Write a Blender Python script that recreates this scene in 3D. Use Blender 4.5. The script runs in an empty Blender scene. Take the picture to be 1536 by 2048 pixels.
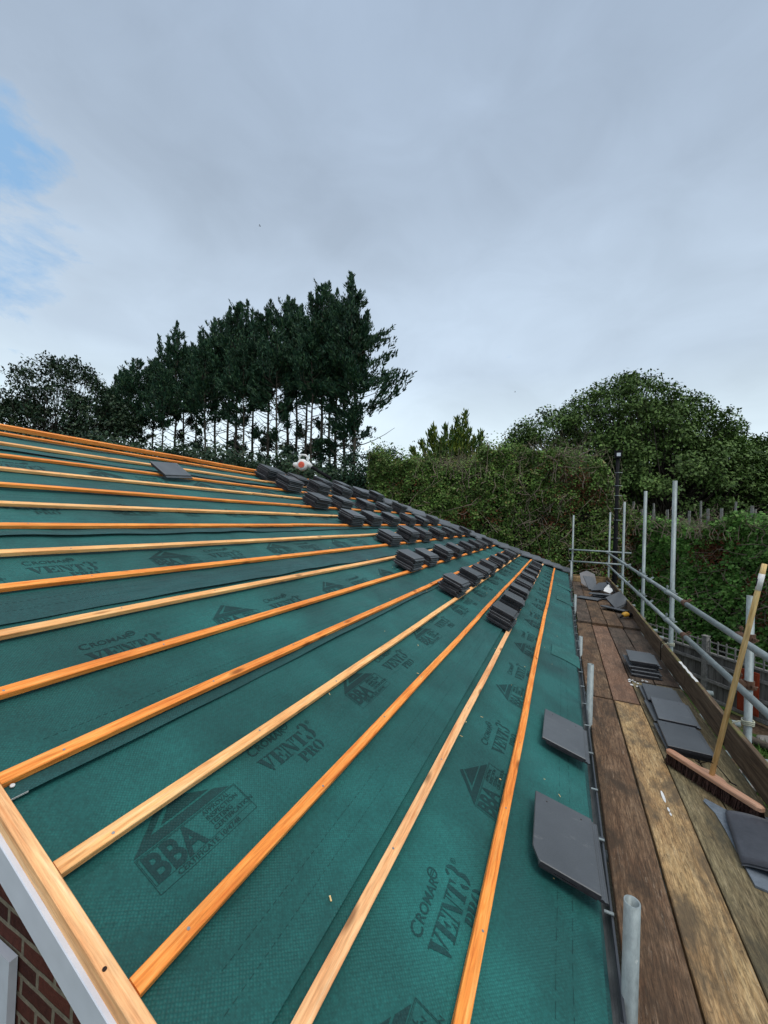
import bpy, bmesh, math, random
import numpy as np
from mathutils import Matrix, Vector, Euler
random.seed(7); rng = np.random.default_rng(7)
PI = math.pi
scene = bpy.context.scene
COL = scene.collection
CZ = 4.5                                   # eye height above the garden
# ---------------------------------------------------------------- camera
yaw, pit, rol = 0.425491305, 0.0150434459, 0.0373249356
FPX = 793.985973
cy, sy = math.cos(yaw), math.sin(yaw)
cf = Vector((-sy*math.cos(pit), cy*math.cos(pit), math.sin(pit)))
r0 = Vector((cy, sy, 0)); u0 = r0.cross(cf)
cr = r0*math.cos(rol) + u0*math.sin(rol); cu = cr.cross(cf)
cam = bpy.data.cameras.new('camera'); co = bpy.data.objects.new('camera', cam); COL.objects.link(co)
co.matrix_world = Matrix(((cr.x, cu.x, -cf.x, 0), (cr.y, cu.y, -cf.y, 0), (cr.z, cu.z, -cf.z, CZ), (0, 0, 0, 1)))
cam.sensor_fit = 'VERTICAL'; cam.sensor_height = 36; cam.sensor_width = 27
cam.lens = FPX/2048*36; cam.clip_start = 0.05; cam.clip_end = 2000
scene.camera = co
# roof frame: local x = along the eaves, y = up the slope, z = off the roof
TH = 0.405460924; H = 1.3209
ct, st = math.cos(TH), math.sin(TH)
nrm = Vector((st, 0, ct))
RM = Matrix(((0, -ct, st, -H*st), (1, 0, 0, 0), (0, st, ct, -H*ct + CZ), (0, 0, 0, 1)))
G = 0.335
def Q(i): return G*i - 0.3257               # batten number -> distance up the slope
IR = 15.45; QR = Q(IR); QE = -0.765; V0 = 0.575; VC = 13.6
def vhip(q): return VC - ct*(q - QE)
DK = CZ - 1.64                              # top of the scaffold boards
# ---------------------------------------------------------------- materials
class NT:
    def __init__(s, name):
        m = bpy.data.materials.new(name); m.use_nodes = True; s.m = m; s.t = m.node_tree
        s.b = s.t.nodes['Principled BSDF']
    def n(s, typ, **kw):
        nd = s.t.nodes.new(typ)
        for k, v in kw.items():
            if k in nd.inputs: nd.inputs[k].default_value = v
            else: setattr(nd, k, v)
        return nd
    def l(s, a, b): s.t.links.new(a, b)
    def coord(s, kind='Object', scale=(1, 1, 1), rnd=True):
        tc = s.n('ShaderNodeTexCoord'); mp = s.n('ShaderNodeMapping'); mp.inputs['Scale'].default_value = scale
        if rnd:
            oi = s.n('ShaderNodeObjectInfo'); ml = s.n('ShaderNodeMath', operation='MULTIPLY'); ml.inputs[1].default_value = 37.0
            s.l(oi.outputs['Random'], ml.inputs[0]); ad = s.n('ShaderNodeVectorMath', operation='ADD')
            s.l(tc.outputs[kind], ad.inputs[0]); s.l(ml.outputs[0], ad.inputs[1]); s.l(ad.outputs[0], mp.inputs['Vector'])
        else: s.l(tc.outputs[kind], mp.inputs['Vector'])
        return mp.outputs[0]
    def noise(s, vec, scale=5, detail=4, rough=.6, dist=0):
        nd = s.n('ShaderNodeTexNoise'); nd.inputs['Scale'].default_value = scale; nd.inputs['Detail'].default_value = detail
        nd.inputs['Roughness'].default_value = rough; nd.inputs['Distortion'].default_value = dist
        s.l(vec, nd.inputs['Vector']); return nd.outputs['Fac']
    def ramp(s, fac, stops, interp='LINEAR'):
        nd = s.n('ShaderNodeValToRGB'); cr_ = nd.color_ramp; cr_.interpolation = interp
        while len(cr_.elements) < len(stops): cr_.elements.new(.5)
        for e, (p, c) in zip(cr_.elements, stops):
            e.position = p; e.color = (c, c, c, 1) if isinstance(c, (int, float)) else (*c, 1)
        s.l(fac, nd.inputs[0]); return nd.outputs[0]
    def mix(s, fac, a, b, mode='MIX'):
        nd = s.n('ShaderNodeMix', data_type='RGBA', blend_type=mode)
        for sock, v in ((nd.inputs[0], fac), (nd.inputs[6], a), (nd.inputs[7], b)):
            if isinstance(v, (int, float)): sock.default_value = v
            elif isinstance(v, tuple): sock.default_value = (*v, 1)
            else: s.l(v, sock)
        return nd.outputs[2]
    def bump(s, h, strength=.3, dist=.01):
        nd = s.n('ShaderNodeBump'); nd.inputs['Strength'].default_value = strength; nd.inputs['Distance'].default_value = dist
        s.l(h, nd.inputs['Height']); s.l(nd.outputs[0], s.b.inputs['Normal'])
    def fin(s, col=None, rough=.6, metal=0, spec=None):
        if col is not None:
            if isinstance(col, tuple): s.b.inputs['Base Color'].default_value = (*col, 1)
            else: s.l(col, s.b.inputs['Base Color'])
        if isinstance(rough, (int, float)): s.b.inputs['Roughness'].default_value = rough
        else: s.l(rough, s.b.inputs['Roughness'])
        s.b.inputs['Metallic'].default_value = metal
        if spec is not None: s.b.inputs['Specular IOR Level'].default_value = spec
        return s.m

def m_membrane(name, c, strip=None):
    s = NT(name); v = s.coord(rnd=False)
    big = s.noise(v, 1.1, 5, .6); fib = s.noise(v, 90, 3, .7)
    sx = s.n('ShaderNodeSeparateXYZ'); s.l(v, sx.inputs[0])
    c0 = s.ramp(big, [(.3, tuple(x*.6 for x in c)), (.52, c), (.72, tuple(x*1.5 for x in c))])
    c1 = s.mix(.55, c0, s.ramp(fib, [(.3, .55), (.7, 1.35)]), 'MULTIPLY')
    mp = s.n('ShaderNodeMapping'); mp.inputs['Rotation'].default_value = (0, 0, .785); s.l(v, mp.inputs['Vector'])
    vo = s.n('ShaderNodeTexVoronoi'); vo.inputs['Scale'].default_value = 120; vo.inputs['Randomness'].default_value = .18
    s.l(mp.outputs[0], vo.inputs['Vector'])
    quilt = s.ramp(vo.outputs['Distance'], [(.1, 1.0), (.55, .0)])
    c2 = s.mix(.42, c1, s.ramp(vo.outputs['Distance'], [(.08, 1.35), (.6, .5)]), 'MULTIPLY')
    wr = s.noise(s.coord(scale=(.35, 2.2, 1), rnd=False), 5, 3, .6, .6)
    h = s.n('ShaderNodeMath', operation='ADD'); s.l(quilt, h.inputs[0])
    k = s.n('ShaderNodeMath', operation='MULTIPLY'); k.inputs[1].default_value = 12; s.l(wr, k.inputs[0]); s.l(k.outputs[0], h.inputs[1])
    s.bump(h.outputs[0], .36, .0035)
    s.b.inputs['Sheen Weight'].default_value = 0 if 'ink' in name else .13; s.b.inputs['Sheen Roughness'].default_value = .45; s.b.inputs['Sheen Tint'].default_value = (.75, .9, 1, 1)
    return s.fin(c2, .62, spec=.3)
def m_wood(name, a, b, c, gs=1.0, rough=.65, knots=.5, bump=.35, dirt=None, fine=.35, scr=None):
    """grain runs along local x"""
    s = NT(name); v = s.coord(scale=((3 if scr else 1.6)*gs, 34*gs, 34*gs)); v2 = s.coord(scale=(1, 3, 3))
    g = s.noise(v, 2.2, 6, .65, .7); lg = s.noise(v2, 1.6, 4, .6)
    g2 = s.noise(s.coord(scale=(14 if scr else 7, 120, 120)), 1.5, 4, .7)
    col = s.ramp(g, [(.28, a), (.5, b), (.74, c)])
    col = s.mix(.55, col, s.ramp(lg, [(.3, (.72, .52, .42)), (.7, (1.25, 1.3, 1.3))]), 'MULTIPLY')
    col = s.mix(fine, col, s.ramp(g2, [(.36, .45), (.62, 1.35)]), 'MULTIPLY')
    if scr:
        sn = s.noise(s.coord(scale=(3.5, 42, 42)), 2.4, 7, .8, 1.2); sm = s.ramp(s.noise(s.coord(scale=(1, 2.5, 2.5)), 3, 3, .6), [(.45, 0.0), (.6, 1.0)]); q_ = s.n('ShaderNodeMath', operation='MULTIPLY'); s.l(s.ramp(sn, [(.57, 0.0), (.64, .75)]), q_.inputs[0]); s.l(sm, q_.inputs[1]); col = s.mix(q_.outputs[0], col, scr)
        ch = s.ramp(s.noise(s.coord(scale=(9, 16, 16)), 3.2, 8, .8, .8), [(.34, .35), (.45, 1.0)]); col = s.mix(.8, col, ch, 'MULTIPLY')
    vk = s.n('ShaderNodeTexVoronoi'); vk.inputs['Scale'].default_value = 2.1; s.l(s.coord(scale=(1.5, 5.5, 5.5)), vk.inputs['Vector'])
    kn = s.ramp(vk.outputs['Distance'], [(.0, 1.0), (.09, .9), (.2, .0)])
    kk = s.n('ShaderNodeMath', operation='MULTIPLY'); kk.inputs[1].default_value = knots; s.l(kn, kk.inputs[0])
    col = s.mix(kk.outputs[0], col, tuple(x*.25 for x in a))
    if dirt:
        dn = s.ramp(s.noise(s.coord(scale=(1, 2, 2)), 3.1, 6, .7, .4), [(.45, 0.0), (.62, .8)])
        col = s.mix(dn, col, dirt)
    s.bump(s.mix(.5, g, g2), bump, .004)
    return s.fin(col, rough, spec=.3)
def m_noise(name, a, b, scale=8, rough=.7, bump=.2, metal=0, spec=None, bd=.004, fine=None, kind='Object'):
    s = NT(name); v = s.coord(kind)
    n1 = s.noise(v, scale, 5, .65); col = s.ramp(n1, [(.3, a), (.7, b)])
    n2 = s.noise(v, fine or scale*12, 3, .7)
    col = s.mix(.4, col, s.ramp(n2, [(.3, .7), (.7, 1.25)]), 'MULTIPLY')
    if bump: s.bump(n2, bump, bd)
    return s.fin(col, rough, metal, spec)
def m_leaf(name, cols, rough=.6, trans=.12, spec=.2):
    s = NT(name); ge = s.n('ShaderNodeNewGeometry')
    col = s.ramp(ge.outputs['Random Per Island'], [(i/(max(1, len(cols)-1)), c) for i, c in enumerate(cols)])
    v = s.coord(rnd=True); big = s.ramp(s.noise(v, .9, 5, .65), [(.3, .45), (.7, 1.55)])
    s.fin(s.mix(.8, col, big, 'MULTIPLY'), rough, spec=spec)
    return s.m
M = {}
TEAL = (.0105, .106, .094)
M['sheet'] = m_membrane('underlay_green', TEAL)
M['strip'] = m_membrane('underlay_dark_band', (.0135, .080, .077))
M['tape'] = m_membrane('underlay_pale_patch', (.018, .135, .115))
M['ink'] = m_membrane('underlay_ink', (.006, .046, .044))
M['woodo'] = m_wood('treated_batten', (.55, .12, .018), (.93, .31, .055), (.98, .50, .15), knots=.8)
M['woodp'] = m_wood('pale_batten', (.70, .28, .085), (.95, .50, .19), (.98, .66, .33), knots=.8)
M['woodv'] = m_wood('verge_timber', (.72, .30, .11), (.96, .54, .25), (.98, .70, .40), gs=.4, knots=.8)
M['board1'] = m_wood('scaffold_board_brown', (.065, .038, .020), (.145, .088, .048), (.27, .185, .115), gs=.8, knots=.3, bump=.9, dirt=(.045, .03, .018), fine=.85, scr=(.42, .33, .24))
M['board2'] = m_wood('scaffold_board_tan', (.18, .105, .043), (.38, .25, .115), (.55, .40, .21), gs=.7, knots=.3, bump=.9, dirt=(.09, .068, .042), fine=.85, scr=(.56, .46, .3))
M['board3'] = m_wood('scaffold_board_olive', (.085, .066, .036), (.19, .152, .08), (.31, .255, .15), gs=.7, knots=.3, bump=.9, dirt=(.07, .062, .038), fine=.85, scr=(.38, .33, .22))
M['board4'] = m_wood('scaffold_board_red', (.11, .062, .038), (.21, .122, .075), (.30, .195, .13), gs=.7, knots=.3, bump=.8, dirt=(.10, .062, .042), fine=.8, scr=(.44, .32, .24))
M['boardk'] = m_wood('scaffold_board_dark', (.05, .036, .026), (.105, .076, .055), (.2, .15, .11), gs=.8, knots=.3, bump=.9, dirt=(.035, .028, .02), fine=.85, scr=(.32, .26, .2))
def m_toe():
    s = NT('toe_board_timber'); v = s.coord(scale=(1.2, 18, 18)); g = s.noise(v, 2, 6, .65, .8)
    col = s.ramp(g, [(.3, (.05, .033, .022)), (.5, (.12, .082, .052)), (.75, (.24, .175, .115))])
    mo = s.ramp(s.noise(s.coord(scale=(1, 3, 3)), 4, 5, .7), [(.5, 0.0), (.62, .75)])
    tc = s.n('ShaderNodeTexCoord'); sx = s.n('ShaderNodeSeparateXYZ'); s.l(tc.outputs['Object'], sx.inputs[0])
    up = s.ramp(sx.outputs[2], [(.205, 0.0), (.222, 1.0)])
    mm = s.n('ShaderNodeMath', operation='MULTIPLY'); s.l(mo, mm.inputs[0]); s.l(up, mm.inputs[1])
    col = s.mix(mm.outputs[0], col, (.16, .17, .05)); s.bump(g, .8, .005)
    return s.fin(col, .8, spec=.2)
M['toe'] = m_toe()
def m_tile(name, a, b):
    s = NT(name); v = s.coord(); n1 = s.noise(v, 3.5, 5, .65); col = s.ramp(n1, [(.3, a), (.7, b)]); n2 = s.noise(v, 160, 3, .7)
    col = s.mix(.4, col, s.ramp(n2, [(.3, .7), (.7, 1.25)]), 'MULTIPLY')
    oi = s.n('ShaderNodeObjectInfo'); col = s.mix(1.0, col, s.ramp(oi.outputs['Random'], [(0, .78), (.5, 1.0), (1, 1.28)]), 'MULTIPLY')
    du = s.ramp(s.noise(s.coord(scale=(1, 2.5, 1)), 9, 7, .75, .6), [(.60, 0.0), (.72, .35)]); col = s.mix(du, col, (.26, .26, .25))
    s.bump(n2, .2, .001); return s.fin(col, .42, spec=.5)
M['tile'] = m_tile('concrete_tile', (.078, .086, .094), (.104, .115, .125))
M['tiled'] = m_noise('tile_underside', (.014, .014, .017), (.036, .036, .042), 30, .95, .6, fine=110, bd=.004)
M['tilew'] = m_noise('tile_weathered', (.04, .044, .054), (.075, .08, .094), 6, .45, .2)
M['lead'] = m_noise('torn_grey_sheet', (.10, .125, .15), (.2, .235, .27), 12, .5, .3)
def m_galv():
    s = NT('galvanised_tube'); v = s.coord(scale=(1, 1, .35)); n1 = s.noise(v, 9, 5, .7); n2 = s.noise(v, 60, 4, .75)
    col = s.ramp(n1, [(.3, (.19, .225, .225)), (.7, (.36, .41, .41))]); col = s.mix(.5, col, s.ramp(n2, [(.3, .6), (.7, 1.3)]), 'MULTIPLY')
    col = s.mix(s.ramp(s.noise(v, 5, 7, .75), [(.60, 0.0), (.68, .7)]), col, (.16, .11, .07)); col = s.mix(s.ramp(s.noise(v, 23, 5, .7), [(.66, 0.0), (.70, .8)]), col, (.5, .52, .5))
    s.bump(n2, .3, .002); return s.fin(col, .55, .3)
M['galv'] = m_galv()
M['rust'] = m_noise('rusty_coupler', (.06, .028, .016), (.20, .11, .07), 30, .75, .5, metal=.3)
M['gutter'] = m_noise('grey_gutter', (.035, .04, .047), (.06, .066, .074), 5, .38, .05, spec=.5)
M['gutin'] = m_noise('gutter_inside', (.12, .125, .13), (.24, .25, .25), 9, .45, .1)
M['white'] = m_noise('white_upvc', (.60, .63, .70), (.64, .67, .73), 3, .35, 0, fine=4)
M['whitep'] = m_noise('white_plastic', (.62, .62, .60), (.78, .78, .76), 8, .4, .05)
M['red'] = m_noise('red_plastic', (.70, .10, .05), (.8, .16, .09), 20, .45, .1)
M['black'] = m_noise('black_plastic', (.006, .006, .007), (.014, .014, .016), 12, .75, .15, spec=.15)
M['yellow'] = m_noise('yellow_plastic', (.55, .27, .02), (.68, .38, .04), 12, .5, .1)
M['glass'] = NT('window_glass').fin((.006, .008, .01), .06, spec=.8)
M['steel'] = m_noise('nail_steel', (.3, .3, .3), (.45, .45, .45), 40, .4, 0, metal=.8)
M['hole'] = NT('knot_hole').fin((.02, .008, .004), .9)
M['tielime'] = m_noise('pale_rope', (.35, .36, .26), (.5, .5, .4), 30, .8, .3)
M['fence'] = m_noise('weathered_fence', (.14, .135, .125), (.33, .32, .30), 14, .9, .5, fine=60)
def m_fboard():
    s = NT('fence_boards'); v = s.coord(scale=(1, 1, .12), rnd=False)
    n1 = s.noise(v, 16, 5, .7); tc = s.n('ShaderNodeTexCoord'); sx = s.n('ShaderNodeSeparateXYZ'); s.l(tc.outputs['Object'], sx.inputs[0])
    fl = s.n('ShaderNodeMath', operation='MULTIPLY'); fl.inputs[1].default_value = 10.0; s.l(sx.outputs[0], fl.inputs[0])
    fo = s.n('ShaderNodeMath', operation='FLOOR'); s.l(fl.outputs[0], fo.inputs[0])
    wn = s.n('ShaderNodeTexWhiteNoise', noise_dimensions='1D'); s.l(fo.outputs[0], wn.inputs['W'])
    col = s.ramp(n1, [(.3, (.085, .08, .072)), (.55, (.19, .18, .165)), (.8, (.34, .33, .31))])
    col = s.mix(.7, col, s.ramp(wn.outputs['Value'], [(0, .55), (1, 1.45)]), 'MULTIPLY')
    s.bump(n1, .5, .01); return s.fin(col, .9, spec=.2)
M['fboard'] = m_fboard()
M['redp'] = m_wood('red_painted_board', (.16, .022, .010), (.27, .045, .018), (.33, .07, .03), knots=.1)
M['broomw'] = m_wood('broom_head_wood', (.40, .20, .12), (.54, .31, .20), (.64, .42, .29), knots=.0)
M['handle'] = m_wood('broom_handle_wood', (.60, .38, .14), (.82, .60, .27), (.90, .72, .40), knots=.35)
M['bristle'] = m_noise('bristle_brown', (.02, .009, .006), (.075, .028, .018), 60, .8, .5)
M['bark'] = m_noise('grey_bark', (.045, .038, .029), (.135, .112, .085), 6, .95, .8, bd=.03, fine=40)
M['barkd'] = m_noise('dark_bark', (.018, .014, .010), (.05, .04, .03), 6, .95, .8, bd=.03, fine=40)
M['twig'] = m_noise('dry_twigs', (.09, .068, .048), (.26, .205, .155), 4, .95, 0)
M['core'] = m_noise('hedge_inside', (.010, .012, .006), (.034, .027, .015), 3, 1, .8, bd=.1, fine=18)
M['conif'] = m_leaf('conifer_green', [(0.0080, 0.0295, 0.0188), (0.0148, 0.0483, 0.0268), (0.0268, 0.0696, 0.0321), (0.0456, 0.0884, 0.0348)], .6)
M['conifg'] = m_leaf('golden_conifer', [(0.0218, 0.0612, 0.0163), (0.0612, 0.1156, 0.0190), (0.1496, 0.1768, 0.0190), (0.0272, 0.0680, 0.0218)], .6)
M['broad'] = m_leaf('broad_leaves', [(0.0291, 0.0602, 0.0146), (0.0630, 0.1169, 0.0255), (0.1018, 0.1659, 0.0402), (0.0485, 0.0942, 0.0202), (0.1334, 0.2074, 0.0547)], .6)
M['oak'] = m_leaf('dark_leaves', [(0.0115, 0.0316, 0.0201), (0.0259, 0.0575, 0.0287), (0.0489, 0.0747, 0.0345), (0.0201, 0.0431, 0.0230)], .5)
M['ivy'] = m_leaf('ivy_leaves', [(0.0455, 0.1205, 0.0241), (0.0858, 0.2167, 0.0386), (0.1518, 0.3010, 0.0626), (0.0632, 0.1325, 0.0289), (0.2148, 0.3612, 0.0963)], .55)
M['ivyd'] = m_leaf('mixed_hedge_leaves', [(0.0475, 0.0848, 0.0197), (0.0844, 0.1639, 0.0307), (0.1320, 0.2205, 0.0439), (0.0686, 0.1129, 0.0263), (0.1584, 0.1413, 0.0483)], .5)
M['dead'] = m_leaf('dead_leaves', [(.10, .032, .014), (.16, .06, .026), (.07, .03, .015)], .8)
M['grass'] = m_leaf('grass_blades', [(.03, .085, .012), (.06, .14, .02), (.09, .17, .035)], .6)
M['stone'] = m_noise('garden_stone', (.12, .115, .11), (.27, .25, .23), 5, .9, .5)
M['stonep'] = m_noise('pink_stone', (.30, .17, .13), (.44, .28, .22), 5, .9, .5)
M['bird'] = NT('bird_dark').fin((.01, .01, .012), .8)
def m_ground():
    s = NT('garden_ground'); v = s.coord(rnd=False); big = s.noise(v, .45, 5, .6); fn = s.noise(v, 16, 5, .75)
    soil = s.ramp(fn, [(.3, (.045, .028, .017)), (.6, (.13, .088, .058)), (.8, (.26, .2, .15))])
    gr = s.ramp(fn, [(.3, (.02, .05, .01)), (.7, (.06, .12, .025))])
    col = s.mix(s.ramp(big, [(.46, 0.0), (.54, 1.0)]), gr, soil); s.bump(fn, .8, .03); return s.fin(col, .95, spec=.1)
M['ground'] = m_ground()
def m_brick():
    s = NT('brick_wall'); tc = s.n('ShaderNodeTexCoord'); sx = s.n('ShaderNodeSeparateXYZ'); s.l(tc.outputs['Object'], sx.inputs[0])
    ad = s.n('ShaderNodeMath', operation='ADD'); s.l(sx.outputs[0], ad.inputs[0]); s.l(sx.outputs[1], ad.inputs[1])
    cb = s.n('ShaderNodeCombineXYZ'); s.l(ad.outputs[0], cb.inputs[0]); s.l(sx.outputs[2], cb.inputs[1])
    wob = s.n('ShaderNodeTexNoise'); wob.inputs['Scale'].default_value = 9; wob.inputs['Detail'].default_value = 4; s.l(cb.outputs[0], wob.inputs['Vector'])
    vm = s.n('ShaderNodeVectorMath', operation='SCALE'); vm.inputs['Scale'].default_value = .012; s.l(wob.outputs['Color'], vm.inputs[0])
    va = s.n('ShaderNodeVectorMath', operation='ADD'); s.l(cb.outputs[0], va.inputs[0]); s.l(vm.outputs[0], va.inputs[1])
    br = s.n('ShaderNodeTexBrick', offset=.5, squash=1)
    for k, x in (('Scale', 1.0), ('Mortar Size', .011), ('Mortar Smooth', .25), ('Bias', 0.0), ('Brick Width', .225), ('Row Height', .075)): br.inputs[k].default_value = x
    br.inputs['Color1'].default_value = (.045, .014, .011, 1); br.inputs['Color2'].default_value = (.125, .036, .024, 1); br.inputs['Mortar'].default_value = (.21, .175, .125, 1)
    s.l(va.outputs[0], br.inputs['Vector'])
    fn = s.noise(s.coord(rnd=False), 40, 5, .75)
    col = s.mix(.7, br.outputs['Color'], s.ramp(fn, [(.3, .5), (.7, 1.45)]), 'MULTIPLY')
    hh = s.n('ShaderNodeMath', operation='SUBTRACT'); s.l(fn, hh.inputs[0]); s.l(br.outputs['Fac'], hh.inputs[1])
    s.bump(hh.outputs[0], .8, .008); return s.fin(col, .9, spec=.2)
M['brick'] = m_brick()
# ---------------------------------------------------------------- mesh helpers
class MB:
    def __init__(s): s.v = []; s.f = []; s.m = []
    def add(s, vs, fs, mi=0, T=None):
        o = len(s.v)
        s.v += [tuple(T @ Vector(p)) for p in vs] if T is not None else [tuple(p) for p in vs]
        for f in fs: s.f.append(tuple(o+i for i in f)); s.m.append(mi)
    def box(s, a, b, mi=0, T=None, ch=0):
        x0, y0, z0 = a; x1, y1, z1 = b
        if ch:      # chamfered along its length (local x)
            c = ch; pr = [(y0+c, z0), (y1-c, z0), (y1, z0+c), (y1, z1-c), (y1-c, z1), (y0+c, z1), (y0, z1-c), (y0, z0+c)]
            s.prism(pr, x0, x1, mi, T); return
        vs = [(x0, y0, z0), (x1, y0, z0), (x1, y1, z0), (x0, y1, z0), (x0, y0, z1), (x1, y0, z1), (x1, y1, z1), (x0, y1, z1)]
        s.add(vs, [(0, 3, 2, 1), (4, 5, 6, 7), (0, 1, 5, 4), (1, 2, 6, 5), (2, 3, 7, 6), (3, 0, 4, 7)], mi, T)
    def prism(s, pr, x0, x1, mi=0, T=None, segs=1):    # profile (y,z) ccw seen from +x, swept along x
        n = len(pr); vs = []; fs = []
        for k in range(segs+1):
            x = x0+(x1-x0)*k/segs; vs += [(x, y, z) for y, z in pr]
        for k in range(segs):
            for i in range(n): fs.append((k*n+i, k*n+(i+1) % n, (k+1)*n+(i+1) % n, (k+1)*n+i))
        fs = [tuple(reversed(f)) for f in fs]
        fs.append(tuple(range(n))[::-1]); fs.append(tuple(segs*n+i for i in range(n)))
        s.add(vs, fs, mi, T)
    def tube(s, pts, rad, seg=12, mi=0, cap=True, T=None, hollow=0):
        pts = [Vector(p) for p in pts]; rs = rad if isinstance(rad, (list, tuple)) else [rad]*len(pts)
        vs = []; fs = []; ref = None
        for i, p in enumerate(pts):
            d = (pts[min(i+1, len(pts)-1)] - pts[max(i-1, 0)]).normalized()
            if ref is None: ref = Vector((0, 0, 1)) if abs(d.z) < .9 else Vector((1, 0, 0))
            a = d.cross(ref).normalized(); b = d.cross(a).normalized(); ref = b.cross(d).normalized() if b.cross(d).length > 0 else ref
            ref = -b
            for k in range(seg):
                t = 2*PI*k/seg; vs.append(p + (a*math.cos(t) + b*math.sin(t))*rs[i])
        for i in range(len(pts)-1):
            for k in range(seg): fs.append((i*seg+k, i*seg+(k+1) % seg, (i+1)*seg+(k+1) % seg, (i+1)*seg+k))
        if cap: fs.append(tuple(range(seg))[::-1]); fs.append(tuple((len(pts)-1)*seg+k for k in range(seg)))
        s.add(vs, fs, mi, T)
    def build(s, name, mats, parent=None, Mx=None, smooth=False):
        me = bpy.data.meshes.new(name); me.from_pydata(s.v, [], s.f)
        for m in (mats if isinstance(mats, (list, tuple)) else [mats]): me.materials.append(M[m] if isinstance(m, str) else m)
        me.polygons.foreach_set('material_index', s.m)
        if smooth: me.polygons.foreach_set('use_smooth', [True]*len(s.f))
        me.update()
        return link(bpy.data.objects.new(name, me), parent, Mx)
WM = {}
def link(o, parent=None, Mx=None):
    COL.objects.link(o); Mx = Mx if Mx is not None else Matrix.Identity(4)
    WM[o.name] = Mx
    if parent is not None:
        o.parent = parent; o.matrix_parent_inverse = Matrix.Identity(4); o.matrix_basis = WM[parent.name].inverted() @ Mx
    else: o.matrix_basis = Mx
    return o
def empty(name, loc=(0, 0, 0), Mx=None):
    o = bpy.data.objects.new(name, None); o.empty_display_size = .2
    return link(o, None, Mx if Mx is not None else Matrix.Translation(loc))
def tag(o, label=None, cat=None, group=None, kind=None):
    for k, v in (('label', label), ('category', cat), ('group', group), ('kind', kind)):
        if v: o[k] = v
    return o
def dup(root, Mx, label=None, group=None):
    r = root.copy(); COL.objects.link(r); r.matrix_basis = Mx; WM[r.name] = Mx
    if label: r['label'] = label
    if group: r['group'] = group
    for c in list(root.children):
        k = c.copy(); COL.objects.link(k); k.parent = r
    return r
def npmesh(name, V, F, mat, parent=None, Mx=None):
    me = bpy.data.meshes.new(name); nv, nf, w = len(V), len(F), F.shape[1]
    me.vertices.add(nv); me.vertices.foreach_set('co', V.astype(np.float32).ravel())
    me.loops.add(nf*w); me.loops.foreach_set('vertex_index', F.astype(np.int32).ravel())
    me.polygons.add(nf); me.polygons.foreach_set('loop_start', np.arange(0, nf*w, w, dtype=np.int32))
    me.update(calc_edges=True); me.materials.append(M[mat])
    return link(bpy.data.objects.new(name, me), parent, Mx)
def T(x=0, y=0, z=0, rx=0, ry=0, rz=0): return Matrix.Translation((x, y, z)) @ Euler((rx, ry, rz)).to_matrix().to_4x4()
ORD = ['first', 'second', 'third', 'fourth', 'fifth', 'sixth', 'seventh', 'eighth', 'ninth', 'tenth', 'eleventh', 'twelfth', 'thirteenth', 'fourteenth', 'fifteenth', 'sixteenth', 'seventeenth', 'eighteenth', 'nineteenth', 'twentieth', 'twenty-first', 'twenty-second', 'twenty-third', 'twenty-fourth', 'twenty-fifth']
# ---------------------------------------------------------------- house shell
XE = RM @ Vector((0, QE, 0)); XRg = RM @ Vector((0, QR, 0))
xe, ze, xr, zr = XE.x, XE.z, XRg.x, XRg.z
house = empty('house', ((xr), 7, 0)); tag(house, 'brick bungalow with its roof stripped to green underlay and orange battens', 'house')
mb = MB(); d = .022
ym = vhip(QR); xb = 2*xr - xe
def up(p, w=-d): return (p[0], p[1], p[2]+w)
A = (xe, V0, ze); B_ = (xe, VC, ze); C_ = (xr, ym, zr); D_ = (xr, V0, zr); E_ = (xb, V0, ze); F_ = (xb, VC, ze)
mb.add([up(p) for p in (A, B_, C_, D_, E_, F_)] + [up(p, -.12) for p in (A, B_, C_, D_, E_, F_)],
       [(0, 1, 2, 3), (3, 2, 5, 4), (1, 5, 2), (9, 8, 7, 6), (10, 11, 8, 9), (8, 11, 7), (0, 6, 7, 1), (1, 7, 11, 5), (5, 11, 10, 4), (0, 3, 9, 6), (3, 4, 10, 9)])
roof = mb.build('roof', ['strip'], house)
# walls
mb = MB(); wx0, wx1, wy0, wy1 = xb+.25, xe-.28, .90, VC-.4
def wallz(x): return zr - .14 - abs(x-xr)*st/ct
prof = [(wx0, 0), (wx1, 0), (wx1, wallz(wx1)), (xr, wallz(xr)), (wx0, wallz(wx0))]
zt = wallz(wx1)
mb.add([(x, wy0, z) for x, z in prof] + [(wx0, wy1, 0), (wx1, wy1, 0), (wx1, wy1, zt), (wx0, wy1, zt)],
       [(0, 1, 2, 3, 4), (1, 6, 7, 2), (6, 5, 8, 7), (5, 0, 4, 8)])
mb.build('wall', ['brick'], house)
def window(x0, x1, z0, z1, y, face):
    w = .075; f = MB(); yo = y - .03
    f.box((x0, yo, z0), (x1, y-.002, z0+w)); f.box((x0, yo, z1-w), (x1, y-.002, z1)); f.box((x0, yo, z0+w), (x0+w, y-.002, z1-w)); f.box((x1-w, yo, z0+w), (x1, y-.002, z1-w))
    f.box(((x0+x1)/2-.03, yo-.002, z0+w), ((x0+x1)/2+.03, y-.003, z1-w))
    fo = f.build('window', ['white'], house)
    g = MB(); g.box((x0+w, y-.018, z0+w), ((x0+x1)/2-.03, y-.004, z1-w)); g.box(((x0+x1)/2+.03, y-.018, z0+w), (x1-w, y-.004, z1-w)); g.build('pane', ['glass'], fo)
    g = MB(); g.box((x0-.03, yo-.05, z0-.03), (x1+.03, y-.002, z0-.001)); g.build('sill', ['white'], fo)
window(-3.2, -1.935, CZ-2.95, CZ-1.80, .895, 0)
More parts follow.
